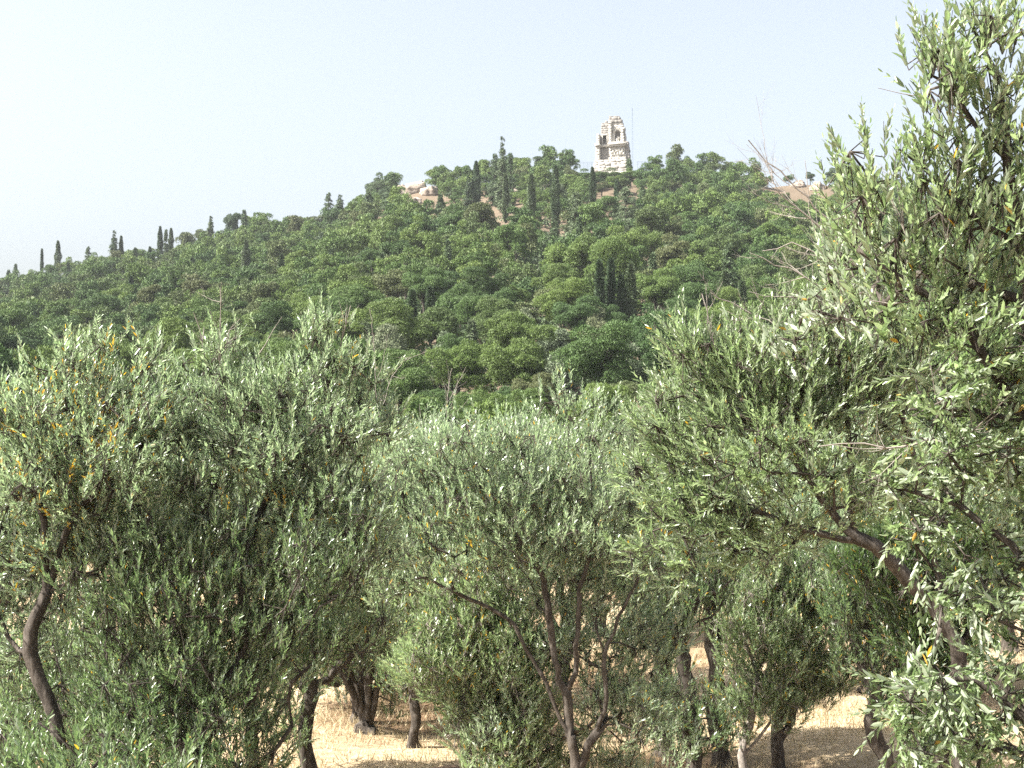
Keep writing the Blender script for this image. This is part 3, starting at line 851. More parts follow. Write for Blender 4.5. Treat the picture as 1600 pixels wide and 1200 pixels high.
# ------------------------------------------------------------------ cypresses
cyl = [  # px, top, base, width px, kind, label
 (90, 376, 430, 11, 'col', 'dense dark columnar cypress alone on the left skyline'),
 (65, 389, 432, 4, 'col', 'very thin pole-like cypress left of the dense column on the left skyline'),
 (24, 412, 440, 8, 'rag', 'small pointed cypress at the far left end of the skyline'),
 (13, 421, 442, 9, 'rag', 'short cypress beside the left edge of the photo on the skyline'),
 (137, 385, 422, 13, 'rag', 'ragged cypress right of the dense column on the left skyline'),
 (178, 360, 405, 15, 'rag', 'ragged wide cypress, left one of the close pair on the left skyline'),
 (189, 369, 405, 7, 'col', 'slim cypress, right one of the close pair on the left skyline'),
 (211, 388, 415, 7, 'col', 'short slim cypress right of the close pair on the left skyline'),
 (106, 410, 436, 5, 'col', 'short thin cypress just right of the dense column'),
 (234, 386, 418, 8, 'col', 'low dark cypress below the skyline at its left third'),
 (250, 354, 392, 9, 'col', 'dark pointed cypress, tallest of three on the left skyline'),
 (259, 358, 390, 8, 'rag', 'middle cypress of the three close ones on the left skyline'),
 (267, 357, 390, 8, 'col', 'right cypress of the three close ones on the left skyline'),
 (329, 337, 378, 12, 'rag', 'leaning ragged cypress on the skyline beside a flat topped pine'),
 (381, 327, 372, 14, 'rag', 'pointed cypress rising from the pine clump at the left third of the skyline'),
 (384, 375, 443, 16, 'col', 'dark broad cypress in the middle of the left hillside'),
 (513, 300, 340, 19, 'rag', 'ragged conifer, left of two on the skyline left of the outcrop'),
 (531, 304, 342, 17, 'rag', 'ragged conifer, right of two on the skyline left of the outcrop'),
 (503, 362, 402, 30, 'rag', 'broad dark conifer on the upper left slope below the paired conifers'),
 (575, 298, 345, 22, 'rag', 'dark ragged conifer at the left side of the rocky shoulder'),
 (612, 268, 330, 30, 'rag', 'jagged topped dark conifer left of the pale outcrop'),
 (785, 212, 320, 17, 'rag', 'tallest cypress, spire above the skyline left of the monument'),
 (773, 239, 310, 19, 'rag', 'dark cypress pressed against the left side of the tallest spire'),
 (797, 238, 310, 13, 'rag', 'shorter cypress against the right side of the tallest spire'),
 (744, 252, 316, 14, 'col', 'dark cypress between round pines on the left of the summit'),
 (732, 275, 320, 13, 'rag', 'dull green cypress left of the dark one below the summit pines'),
 (790, 272, 335, 10, 'col', 'slim dark cypress directly below the tallest spire'),
 (830, 272, 348, 13, 'col', 'dark slim cypress standing alone above a bare patch below the summit'),
 (868, 258, 345, 15, 'col', 'tall dark cypress midway between the spire and the monument'),
 (926, 262, 316, 10, 'col', 'narrow dark cypress at the left foot of the monument'),
 (899, 300, 368, 36, 'rag', 'broad grey green conifer below and left of the monument'),
 (978, 290, 352, 38, 'rag', 'broad grey green conifer directly below the monument'),
 (963, 281, 330, 8, 'rag', 'thin dark cypress just under the foot of the monument'),
 (1004, 288, 325, 10, 'rag', 'small dark cypress right below the monument beside the orange rock'),
 (983, 248, 272, 13, 'rag', 'small dark fir leaning on the right foot of the monument'),
 (715, 315, 350, 10, 'col', 'short dark cypress at the foot of the bare patch left of the summit'),
 (688, 303, 330, 13, 'rag', 'small dark conifer on the bare ground right of the outcrop'),
 (866, 345, 392, 22, 'rag', 'dark conifer in the middle slope below the cypress left of the monument'),
 (934, 332, 372, 9, 'col', 'thin dark cypress between the two broad grey conifers'),
 (937, 408, 497, 13, 'col', 'left cypress of the row of four at the middle of the hillside'),
 (955, 405, 497, 14, 'col', 'second cypress from the left in the row of four on the hillside'),
 (971, 430, 500, 10, 'col', 'shortest cypress of the row of four on the hillside'),
 (986, 412, 503, 16, 'col', 'right cypress of the row of four at the middle of the hillside'),
 (1139, 380, 462, 28, 'rag', 'spired conifer on the right hillside left of the bare olive twigs'),
 (1134, 425, 488, 15, 'col', 'slim cypress below the spired conifer on the right hillside'),
 (1160, 440, 492, 11, 'col', 'dark cypress right of the slim one on the lower right hillside'),
 (1045, 372, 430, 20, 'rag', 'dull dark conifer on the right slope between the row of four and the spired conifer'),
 (644, 455, 520, 12, 'col', 'dark cypress among pines on the lower middle slope'),
 (672, 450, 512, 10, 'col', 'slender cypress right of its darker neighbour on the lower middle slope'),
 (780, 425, 468, 9, 'col', 'small dark cypress deep in the pines at the centre of the hill'),
 (737, 500, 560, 16, 'rag', 'dark ragged conifer low on the slope above the foreground olives'),
 (517, 388, 430, 10, 'rag', 'dull cypress among the pines on the upper left slope'),
 (204, 432, 475, 9, 'col', 'slim cypress low on the left hillside'),
 (170, 425, 460, 9, 'col', 'short cypress low on the left hillside near the left skyline pair'),
 (905, 338, 398, 11, 'rag', 'thin dark conifer under the broad grey conifer left of the monument'),
 (848, 378, 430, 12, 'rag', 'dull conifer in the middle slope left of the mid slope dark conifer'),
 (1020, 395, 452, 14, 'rag', 'ragged conifer right of and above the row of four cypresses'),
 (1085, 345, 398, 13, 'rag', 'dark ragged conifer high on the right slope below the dome shaped pine'),
 (596, 395, 445, 10, 'rag', 'thin ragged cypress on the left centre slope below the rocky shoulder'),
 (440, 398, 440, 10, 'col', 'slim cypress halfway between the dark broad cypress and the broad conifer'),
 (300, 403, 440, 9, 'col', 'small dark cypress on the slope below the leaning skyline cypress'),
 (700, 375, 425, 11, 'rag', 'dark conifer on the slope under the bare patch left of the summit'),
 (76, 445, 480, 10, 'rag', 'dull dark conifer low on the far left hillside'),
]
occupied = []
for i, (px, t, bq, w, kind, lab) in enumerate(cyl):
    if lab is None: continue
    b0 = ground_hit(px, bq)
    b0 = ground_hit(px, bq + 12 * 270 / b0[1])
    Hc = at(px, t, b0[1])[2] - b0[2]
    Wc = w * b0[1] / F * ((1.0 if px > 930 and px < 990 and t > 400 else 1.15) if kind == 'col' else 1.7)
    cypress_at(b0, Hc, Wc, kind, lab, 40 + i)
    occupied.append((b0[0], b0[1], 0.9 + Wc * 0.35))

# ------------------------------------------------------------------ pines
def proj(x, y, z): return 800 + F * x / y, 680 - F * (z - CZ) / y
named = [ # px, centre py, width px, label
 (318, 362, 36, 0.8, 'flat topped pine on the skyline left of the leaning cypress'),
 (365, 345, 34, 1.1, 'dark round pine on the skyline left of the pointed cypress'),
 (680, 275, 34, 1.0, 'round pine on the skyline right of the pale outcrop'),
 (716, 268, 26, 1.0, 'airy pale pine on the skyline between the outcrop and the cypresses'),
 (756, 258, 34, 1.1, 'bushy pine on the skyline left of the tallest cypress'),
 (813, 250, 30, 1.3, 'dark tall round pine just right of the tallest cypress'),
 (846, 252, 36, 1.0, 'wide dark pine right of the dark round one on the skyline'),
 (885, 270, 40, 0.7, 'wide flat topped pine left of the monument'),
 (910, 274, 36, 0.7, 'flat green pine touching the left foot of the monument'),
 (1058, 266, 46, 1.3, 'large dome shaped pine on the ridge right of the monument'),
 (1085, 282, 38, 0.9, 'darker pine at the right flank of the dome shaped pine'),
 (1145, 272, 46, 0.8, 'wide low pine on the ridge between the dome pine and the bare crest'),
 (1120, 280, 30, 0.8, 'small pine left of the wide low pine on the ridge'),
 (1200, 278, 22, 0.8, 'round bush at the left end of the bare crest'),
 (1233, 277, 18, 0.7, 'small sparse bush on the bare crest'),
 (1266, 273, 20, 0.9, 'dark round bush on the bare crest near the olive leaves'),
 (1300, 272, 26, 1.0, 'dark pine on the crest behind the edge of the right olive tree'),
 (588, 290, 48, 1.2, 'large dark pine mass on the left shoulder of the summit'),
 (608, 306, 40, 1.0, 'dark pine in front of the jagged conifer on the left shoulder'),
 (940, 290, 34, 0.7, 'low green pine in front of the foot of the monument'),
 (965, 284, 26, 0.6, 'low yellowish bush at the foot of the monument'),
 (1000, 280, 32, 0.8, 'low pine right of the monument foot'),
 (947, 275, 46, 0.6, 'low green bush against the left part of the monument base'),
 (985, 273, 46, 0.6, 'low grey bush against the right part of the monument base'),
 (930, 281, 36, 0.7, 'low bush between the narrow cypress and the monument'),
 (960, 281, 44, 0.8, 'low green pine below the middle of the monument base'),
 (975, 284, 40, 0.8, 'low green pine below the right side of the monument base'),
 (1020, 275, 30, 0.8, 'green pine below the mesh fence right of the monument'),
]
rg = np.random.default_rng(21)
for i, (px, pc, w, hs, lab) in enumerate(named):
    hpx = w * 0.78 * hs
    b0 = ground_hit(px, pc + hpx * 0.5 + 8)
    tall = at(px, pc - hpx * 0.5, b0[1])[2] - b0[2]
    s = (w * b0[1] / F) / 4.9
    hs2 = max(0.3, tall / (4.9 * s))
    place_pine(b0, s, hs2, rg.uniform(0, 6.28), int(rg.integers(0, 9)), lab, None, 'pine_tree' if 'bush' not in lab else 'bush')
    occupied.append((b0[0], b0[1], 1.6 * s))

far_olives = [
    (603, 552, 88, 'pale grey green olive at the foot of the hill behind the bare sapling'),
    (706, 555, 62, 'small silvery olive at the hill foot between two bright pines'),
    (690, 585, 58, 'brownish grey olive at the hill foot left of the dark gap'),
    (868, 548, 66, 'pale olive at the hill foot above the top of the centre olive'),
    (880, 585, 60, 'round silvery olive at the hill foot behind the centre olive top'),
    (935, 532, 56, 'yellowish olive at the hill foot below the row of cypresses'),
    (965, 560, 74, 'wide silvery olive at the hill foot right of the centre'),
    (1000, 545, 60, 'grey olive at the hill foot touching the right foreground olive'),
    (985, 598, 62, 'silvery olive low at the hill foot in the gap right of the centre olive'),
    (925, 505, 50, 'dull grey green olive just under the row of cypresses'),
    (820, 510, 50, 'greyish olive among dark pines above the hill foot'),
    (560, 530, 60, 'greyish olive at the hill foot seen above the left foreground olives'),
    (870, 300, 30, 'pale grey round tree below the flat topped pines near the summit'),
    (770, 302, 34, 'pale round olive below the tallest cypress near the summit'),
    (985, 315, 30, 'pale grey tree on the slope below the monument')]
clear = [(957, 300, 46, 44, 0.0), (695, 335, 55, 26, 0.12), (652, 320, 40, 34, 0.0), (590, 330, 40, 14, 0.2), (850, 345, 85, 30, 0.3), (1000, 335, 100, 26, 0.45), (955, 285, 62, 26, 0.0),
         (1250, 305, 62, 30, 0.0), (775, 320, 50, 26, 0.2), (735, 358, 26, 16, 0.2), (470, 480, 8, 5, 0), (1350, 330, 200, 30, 0.5), (190, 470, 14, 6, 0.2)]
cand = []
occ = list(occupied)
gx = {}
def near_ok(x, y, r):
    cxy = (int(x // 6), int(y // 6))
    for a in (-1, 0, 1):
        for b_ in (-1, 0, 1):
            for (ox, oy, orr) in gx.get((cxy[0] + a, cxy[1] + b_), ()):
                if (ox - x) ** 2 + (oy - y) ** 2 < (0.5 * (r + orr)) ** 2 * 1.0: return False
    return True
for (x, y, r) in occ: gx.setdefault((int(x // 6), int(y // 6)), []).append((x, y, r * 2))
for _ in range(70000):
    y = math.sqrt(rg.uniform(59 ** 2, 345 ** 2)); u = rg.uniform(-0.55, 0.55); x = u * y
    if y > ridge_R(u) + 4 or (y < 74 and not -0.12 < u < 0.12): continue
    z = float(ground_z(x, y)); px, py = proj(x, y, z)
    pr = 1.0
    for (cx_, cy_, rx, ry_, p_) in clear:
        if ((px - cx_) / rx) ** 2 + ((py - cy_) / ry_) ** 2 < 1: pr = min(pr, p_)
    s = rg.uniform(0.62, 1.25) * (0.72 if y < 80 else 0.85 if y < 120 else (0.95 if y < 215 else 0.80))
    if rg.random() > pr: continue
    if pr < 1: s *= 0.62
    r = 4.0 * s
    if not near_ok(x, y, r): continue
    if any(abs(px - c_[0]) < c_[2] * 0.5 + 12 and c_[1] + c_[2] * 0.1 < py < c_[1] + c_[2] * 0.5 + 85 and rg.random() < 0.8 for c_ in far_olives): continue
    if any(abs(px - c_[0]) < c_[3] * 0.5 + 14 and c_[2] + 14 < py < c_[2] + 62 and rg.random() < 0.7 for c_ in cyl): continue
    gx.setdefault((int(x // 6), int(y // 6)), []).append((x, y, r))
    cand.append((s / y, x, y, z, s, px, py))
cand.sort(reverse=True)
seen = [c for c in cand if -10 < c[5] < 1330 and c[6] - 5.5 * c[4] * F / c[2] < (640 if 560 < c[5] < 1060 else 560)]
near = seen[:277]
nk = set(id(c) for c in near)
rest = [c for c in cand if id(c) not in nk]
SHORT = {90: 'the dense columnar skyline cypress', 137: 'the ragged cypress on the left skyline', 189: 'the close cypress pair on the left skyline',
         258.5: 'the three close skyline cypresses', 329: 'the leaning skyline cypress', 384: 'the dark broad cypress on the left hillside', 531: 'the two ragged conifers on the skyline',
         503: 'the broad dark conifer of the upper left slope', 650: 'the pale rock outcrop', 785: 'the tallest cypress', 830: 'the slim cypress on the bare patch',
         868: 'the cypress midway to the monument', 899: 'the broad grey conifer left of the monument', 978: 'the broad grey conifer under the monument', 866: 'the mid slope dark conifer',
         937: 'the left cypress of the row of four', 986: 'the right cypress of the row of four', 1139: 'the spired conifer', 1160: 'the lowest dark cypress on the right',
         1045: 'the dull conifer of the right slope', 644: 'the dark cypress of the lower middle slope', 780: 'the small cypress at the hill centre', 737: 'the ragged conifer low on the slope',
         204: 'the slim cypress low on the left hillside', 76: 'the dull conifer on the far left', 1266: 'the dark bush on the bare crest'}
LM = []
for kx, nm_ in SHORT.items():
    yy0 = [(t + bq) / 2 + 20 for (px, t, bq, w, kind, lab) in cyl if abs(px - kx) < 1.5]
    LM.append((kx, yy0[0] if yy0 else (310 if kx == 650 else 290), nm_))
recs = []
for c in near:
    _, x, y, z, s, px, py = c
    cyp_ = py - 3.0 * s * F / y
    d_, k_ = min((math.hypot(px - a, cyp_ - b_), i_) for i_, (a, b_, _n) in enumerate(LM))
    a, b_, _n = LM[k_]
    dx, dy = px - a, cyp_ - b_
    ang = math.degrees(math.atan2(dy, dx)) % 360
    o8 = ['right of', 'below and right of', 'below', 'below and left of', 'left of', 'above and left of', 'above', 'above and right of'][int(((ang + 22.5) % 360) // 45)]
    recs.append([c, k_, o8, d_])
rank = {}
for rc in sorted(recs, key=lambda q_: q_[3]):
    key = (rc[1], rc[2]); rank[key] = rank.get(key, 0) + 1; rc.append(rank[key])
ORD = ['nearest', 'second nearest', 'third nearest', 'fourth nearest', 'fifth nearest', 'sixth nearest', 'seventh nearest', 'eighth nearest', 'ninth nearest', 'tenth nearest', 'eleventh nearest', 'twelfth nearest', 'thirteenth nearest', 'fourteenth nearest', 'fifteenth nearest', 'sixteenth nearest', 'seventeenth nearest', 'eighteenth nearest', 'nineteenth nearest', 'twentieth nearest']
for (c, k_, o8, d_, rk) in recs:
    _, x, y, z, s, px, py = c
    place_pine((x, y, z), s, rg.uniform(0.9, 1.35), rg.uniform(0, 6.28), int(rg.integers(0, 9)),
               'pine, %s %s %s' % (ORD[min(rk, 20) - 1], o8, LM[k_][2]), 'pines of the wood on the hillside', fine=y < 135)
VV, FF, TT, TR, off = [], [], [], [], 0
for c in rest:
    _, x, y, z, s, px, py = c
    Vc, Fc = PINES_LO[int(rg.integers(0, 8))]
    a = rg.uniform(0, 6.28); ca, sa = math.cos(a), math.sin(a)
    W = Vc * (s, s, s * rg.uniform(0.9, 1.5))
    W = np.stack([W[:, 0] * ca - W[:, 1] * sa + x, W[:, 0] * sa + W[:, 1] * ca + y, W[:, 2] + z], 1)
    VV.append(W); FF.append(Fc + off); off += len(W)
    TT.append(rg.random(len(Fc))); TR.append(np.full(len(Fc), rg.random()))
print('PINES near', len(near), 'rest', len(rest), 'tris', sum(len(f) for f in FF))
o = mobj('pine_wood', mesh_np('pine_wood', np.concatenate(VV), [np.concatenate(FF)], M['pine'], tint=np.concatenate(TT), tree=np.concatenate(TR)))
tag(o, 'mass of small green pine crowns covering the upper slopes of the hill', 'wood', kind='stuff')

# low undergrowth between the trees; its dark green also paints deeper shadow gaps
nm = 11000
yy_ = np.sqrt(rg.uniform(56 ** 2, 330 ** 2, nm)); uu_ = rg.uniform(-0.55, 0.55, nm); xx_ = uu_ * yy_
zz_ = ground_z(xx_, yy_); px_, py_ = proj(xx_, yy_, zz_)
keep = np.ones(nm, bool)
for (cx_, cy_, rx, ry_, p_) in clear:
    keep &= ~((((px_ - cx_) / rx) ** 2 + ((py_ - cy_) / ry_) ** 2 < 1) & (rg.random(nm) > p_ * 0.5))
keep &= yy_ < ridge_R(uu_)
xx_, yy_, zz_ = xx_[keep], yy_[keep], zz_[keep]; nm = len(xx_)
nc_ = 110
sz = rg.uniform(0.5, 1.3, nm)
ix = np.repeat(np.arange(nm), nc_)
q = norm(rg.normal(size=(len(ix), 3))); q[:, 2] = np.abs(q[:, 2])
P = np.stack([xx_, yy_, zz_], 1)[ix] + q * sz[ix][:, None] * np.array((1.2, 1.2, 0.9))
Vc, Fc = cards(P, q, 0.34, 0.22, rg)
o = mobj('undergrowth', mesh_np('undergrowth', Vc, [Fc], M['cypress'], tint=rg.random(len(Fc)), tree=rg.random(nm)[ix]))
tag(o, 'low green scrub filling the gaps between the trees on the hill', 'undergrowth', kind='stuff')

# grey green olives at the foot of the hill
FO = []
for v in range(4):
    Vc, Fc, cs, rs = pine_crown(rg, 9000, W=2.2, H=2.2, zc=3.0, lumps=26, ln=0.20, wd=0.10, flat=0.85)
    Vt, Ft = simple_trunk(rg, 3.0, 0.12, cs)
    FO.append((mesh_np('far_olive_crown', Vc, [Fc], M['far_olive'], tint=rg.random(len(Fc)), tree=np.zeros(len(Fc))), mesh_np('far_olive_trunk', Vt, [Ft], M['bark'], smooth=True)))
for i, (px, pc, w, lab) in enumerate(far_olives):
    b0 = ground_hit(px, pc + w * 0.45 + (22 if pc > 400 else 4))
    s = (w * b0[1] / F) / 4.4
    kz = min(2.2, max(0.7, (at(px, pc, b0[1])[2] - b0[2]) / (3.0 * s)))
    e = empty('olive_tree', b0, lab, 'olive tree', 'grey olives at the foot of the hill' if pc > 400 else None, rg.uniform(0, 6.28)); e.scale = (s, s, s * kz)
    mobj('crown', FO[i % 4][0], e); mobj('trunk', FO[i % 4][1], e)

# ------------------------------------------------------------------ foreground and grove olives
T = olive_tree
T('olive_tree', 'silvery olive with many yellow leaves and a forked trunk at the left edge', 8.6,
  [[(110, 1300), (85, 1120), (62, 1062), (47, 1020), (58, 960), (73, 925), (68, 850), (62, 790), (30, 720)], [(73, 925), (95, 860), (118, 800), (170, 745), (220, 700)], [(73, 925), (130, 900), (180, 860)]],
  [(40, 645, 100, 70), (130, 625, 80, 65), (215, 650, 80, 75), (60, 720, 130, 90), (180, 730, 130, 90), (50, 830, 110, 90, 0.2), (170, 830, 110, 80, 0.2), (20, 950, 90, 110, 0.3), (140, 560, 40, 40), (230, 560, 26, 42), (85, 570, 30, 40)],
  101, 'olive_cool', True, 0.235, 16, 0.042, up=0.7, leaf=0.73, yel=0.008, yblobs=[(130, 640, 120), (60, 760, 110), (230, 560, 50), (40, 880, 80), (200, 650, 60)], ry=0.8)
T('olive_tree', 'silvery olive with dead twigs on top, second from the left', 8.9,
  [[(400, 1330), (395, 1180), (385, 980), (372, 900), (390, 840), (410, 795), (425, 745), (415, 690), (400, 640)], [(410, 795), (455, 722), (500, 702), (560, 690)], [(385, 950), (330, 860), (300, 780)]],
  [(400, 630, 100, 75), (510, 590, 65, 70), (335, 590, 60, 60), (330, 680, 90, 80), (450, 690, 140, 90), (560, 680, 60, 80), (380, 790, 130, 80), (500, 800, 110, 90), (570, 830, 60, 70), (505, 530, 40, 40), (385, 545, 30, 45), (550, 590, 40, 50)],
  102, 'olive_cool', True, 0.235, 16, 0.040, up=0.7, leaf=0.73, yel=0.002, yblobs=[(540, 540, 40), (540, 800, 60), (420, 780, 60)], ry=0.8,
  dead=[([(345, 570), (344, 520), (343, 450)], 0.006, 2), ([(320, 560), (312, 515), (302, 488)], 0.005, 1), ([(350, 560), (362, 510), (375, 500)], 0.005, 1), ([(530, 560), (540, 510), (548, 478)], 0.006, 1), ([(400, 560), (425, 520), (442, 496)], 0.004, 0)])
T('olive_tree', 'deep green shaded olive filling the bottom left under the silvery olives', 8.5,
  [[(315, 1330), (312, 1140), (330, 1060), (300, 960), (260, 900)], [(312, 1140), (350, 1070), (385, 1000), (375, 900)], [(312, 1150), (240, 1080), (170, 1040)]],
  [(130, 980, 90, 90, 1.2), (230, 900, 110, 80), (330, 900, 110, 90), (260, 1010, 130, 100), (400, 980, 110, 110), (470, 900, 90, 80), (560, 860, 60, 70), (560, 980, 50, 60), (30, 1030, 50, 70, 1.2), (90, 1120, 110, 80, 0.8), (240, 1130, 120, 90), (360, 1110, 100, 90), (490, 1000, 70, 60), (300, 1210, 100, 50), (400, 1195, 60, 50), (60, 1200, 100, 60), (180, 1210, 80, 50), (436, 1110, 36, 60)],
  103, 'olive_dark', True, 0.25, 16, 0.05, leaf=0.74, yel=0.004, ry=0.8)  # dark leaf colour carries the shade under the silvery olives
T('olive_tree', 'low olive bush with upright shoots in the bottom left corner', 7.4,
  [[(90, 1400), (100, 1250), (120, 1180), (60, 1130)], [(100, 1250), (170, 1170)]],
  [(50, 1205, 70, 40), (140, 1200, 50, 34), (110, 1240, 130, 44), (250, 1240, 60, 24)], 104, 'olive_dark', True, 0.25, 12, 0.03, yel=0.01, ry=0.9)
T('olive_tree', 'olive with a straight brown trunk on the dry grass left of the centre', 15.8,
  [[(482, 1196), (475, 1160), (478, 1120), (487, 1075), (480, 1040)], [(487, 1080), (520, 1050), (560, 1010)], [(484, 1090), (455, 1050), (430, 1000)]],
  [(470, 980, 80, 60), (560, 950, 80, 70), (520, 890, 90, 60), (600, 900, 60, 60), (430, 1040, 50, 30), (440, 1120, 30, 50, -0.4)], 105, 'olive', False, 0.30, 17, 0.08, ry=1.0, yel=0.015)
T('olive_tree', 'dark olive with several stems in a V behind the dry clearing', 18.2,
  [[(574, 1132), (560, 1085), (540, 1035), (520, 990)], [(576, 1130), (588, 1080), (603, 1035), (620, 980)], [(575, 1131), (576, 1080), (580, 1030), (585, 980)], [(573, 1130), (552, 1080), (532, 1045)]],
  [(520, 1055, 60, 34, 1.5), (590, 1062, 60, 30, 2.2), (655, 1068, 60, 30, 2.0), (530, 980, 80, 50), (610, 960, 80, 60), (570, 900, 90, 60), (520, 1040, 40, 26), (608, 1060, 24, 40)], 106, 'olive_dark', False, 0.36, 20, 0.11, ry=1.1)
T('olive_tree', 'small olive with a short dark trunk right of the V shaped stems', 17.4,
  [[(646, 1146), (648, 1105), (655, 1060), (690, 1010)], [(648, 1105), (640, 1060), (620, 1030)]],
  [(660, 1000, 70, 60), (710, 960, 70, 60), (620, 1030, 30, 30), (700, 1060, 60, 40), (740, 1090, 50, 35)], 107, 'olive_dark', False, 0.34, 18, 0.06, ry=1.0)
T('olive_tree', 'fresh light green olive behind the centre olive trunk', 13.6,
  [[(850, 1290), (830, 1180), (775, 1110), (730, 1070), (692, 1030)], [(830, 1180), (800, 1100), (770, 1000)], [(830, 1180), (760, 1150), (700, 1130)]],
  [(720, 960, 90, 60), (690, 1020, 90, 60), (770, 1030, 100, 70), (650, 930, 60, 50), (800, 1100, 80, 60), (740, 1110, 60, 50), (820, 1180, 90, 50), (760, 900, 80, 50)], 108, 'olive_light', False, 0.29, 22, 0.07, ry=0.9, bark='bark_grey')
T('olive_tree', 'large centre olive with a leaning forked trunk and airy spreading branches', 12.6,
  [[(912, 1310), (903, 1210), (895, 1165), (862, 1090), (832, 1030), (803, 975), (765, 950), (730, 935), (672, 905)], [(890, 1150), (884, 1080), (866, 1030), (860, 980), (850, 905), (800, 820), (770, 780), (765, 735)],
   [(884, 1085), (900, 1050), (903, 990), (905, 920), (930, 830), (925, 760), (924, 700), (893, 655), (862, 612)], [(924, 700), (975, 655), (990, 640)], [(905, 1200), (945, 1110), (945, 1020), (975, 950), (1010, 880)], [(945, 1020), (925, 960)], [(770, 780), (740, 720), (720, 690)]],
  [(720, 700, 90, 50), (800, 700, 60, 50), (890, 628, 44, 30), (925, 640, 30, 24), (955, 685, 50, 36), (870, 740, 90, 60), (690, 780, 90, 60), (790, 790, 120, 80), (910, 800, 110, 80), (650, 860, 80, 55), (750, 870, 90, 40),
   (870, 890, 110, 60, 0.5), (970, 890, 80, 80, 0.3), (930, 1000, 100, 70, 0.9), (1010, 980, 60, 80, 0.4), (850, 1010, 60, 40, 1.0), (980, 1090, 80, 80, 0.6), (960, 1170, 70, 60, 0.9), (1030, 1150, 50, 60), (790, 1130, 80, 70, 0.8), (610, 800, 50, 60), (620, 900, 50, 40), (1030, 800, 50, 60), (800, 980, 60, 50, 1.0), (640, 730, 50, 50), (600, 860, 50, 60), (1010, 720, 40, 50, 0.4), (860, 1170, 50, 50, 1.0)],
  109, 'olive_cool', False, 0.28, 15, 0.06, up=0.75, leaf=0.85, yel=0.01, ry=0.75, yblobs=[(700, 880, 70), (740, 650, 40)])
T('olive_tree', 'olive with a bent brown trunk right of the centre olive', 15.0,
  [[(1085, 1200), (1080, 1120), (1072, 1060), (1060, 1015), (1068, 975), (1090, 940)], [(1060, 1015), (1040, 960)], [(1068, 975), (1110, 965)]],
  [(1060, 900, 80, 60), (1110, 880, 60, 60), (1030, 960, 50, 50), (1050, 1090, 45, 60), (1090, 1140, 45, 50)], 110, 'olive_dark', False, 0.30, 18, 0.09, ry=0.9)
T('olive_tree', 'olive with a dark upright trunk between the bent trunk and the slim forked tree', 16.6,
  [[(1128, 1190), (1118, 1120), (1122, 1070), (1115, 1010), (1108, 960), (1120, 920)]],
  [(1110, 900, 70, 70), (1150, 880, 60, 60), (1120, 1120, 36, 30)], 111, 'olive_dark', False, 0.34, 18, 0.10, ry=0.9)
T('olive_tree', 'young slim olive with a pale forked trunk on the dry grass', 15.9,
  [[(1163, 1204), (1158, 1180), (1175, 1120), (1181, 1045), (1166, 1010), (1162, 980)], [(1181, 1045), (1203, 1012), (1206, 980)], [(1160, 1180), (1195, 1140), (1215, 1110)], [(1160, 1180), (1148, 1130)]],
  [(1170, 950, 60, 60), (1220, 920, 60, 60), (1190, 1020, 70, 60), (1150, 1080, 40, 50), (1230, 1010, 50, 60), (1215, 1090, 50, 40)], 112, 'olive_light', False, 0.29, 20, 0.045, ry=0.9, bark='bark_grey')
T('olive_tree', 'olive with a stout dark trunk on the dry grass right of the young slim olive', 16.2,
  [[(1216, 1192), (1214, 1150), (1222, 1100), (1240, 1040)], [(1216, 1170), (1235, 1130), (1238, 1090)], [(1222, 1100), (1200, 1050)]],
  [(1270, 930, 70, 60), (1260, 1000, 70, 60), (1250, 1070, 50, 40), (1290, 1050, 40, 40), (1210, 880, 80, 50)], 113, 'olive', False, 0.30, 20, 0.08, ry=0.9)
T('olive_tree', 'dark shaded olive with a crooked trunk near the lower right branches', 15.2,
  [[(1386, 1200), (1368, 1160), (1362, 1125), (1372, 1080), (1345, 1030), (1335, 990)], [(1372, 1080), (1410, 1020)]],
  [(1370, 960, 70, 60), (1330, 940, 60, 60), (1350, 1030, 50, 40), (1420, 1000, 60, 60), (1400, 1080, 50, 30), (1330, 880, 70, 50)], 114, 'olive_dark', False, 0.30, 18, 0.08, ry=0.9)
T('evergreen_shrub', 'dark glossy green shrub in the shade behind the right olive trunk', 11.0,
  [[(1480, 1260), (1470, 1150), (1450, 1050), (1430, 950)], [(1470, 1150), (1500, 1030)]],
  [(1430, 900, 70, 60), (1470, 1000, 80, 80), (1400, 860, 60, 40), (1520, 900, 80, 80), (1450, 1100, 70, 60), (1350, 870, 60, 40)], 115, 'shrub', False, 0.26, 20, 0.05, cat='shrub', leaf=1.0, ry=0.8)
T('olive_tree', 'bright green olive rising in a slope behind the leaning limb', 17.0,
  [[(1040, 1160), (1035, 1050), (1030, 900), (1040, 800)], [(1035, 1000), (990, 900)]],
  [(1010, 695, 50, 50), (1050, 650, 45, 45), (980, 790, 60, 70), (1060, 760, 80, 90), (960, 850, 50, 60), (1030, 880, 80, 60)], 116, 'olive_light', False, 0.34, 26, 0.12, ry=1.0)
T('olive_tree', 'olive behind the left gap showing green between the two silvery olives', 14.5,
  [[(290, 1260), (290, 1050), (280, 900), (260, 800)]],
  [(60, 1050, 90, 60), (180, 1050, 90, 60), (300, 1040, 80, 60), (120, 1140, 100, 50), (260, 1140, 80, 50), (20, 1140, 60, 50), (400, 1060, 50, 60), (240, 770, 90, 60), (330, 800, 90, 80), (290, 860, 110, 60), (200, 690, 60, 60)], 117, 'olive_light', False, 0.33, 24, 0.1, ry=1.0)
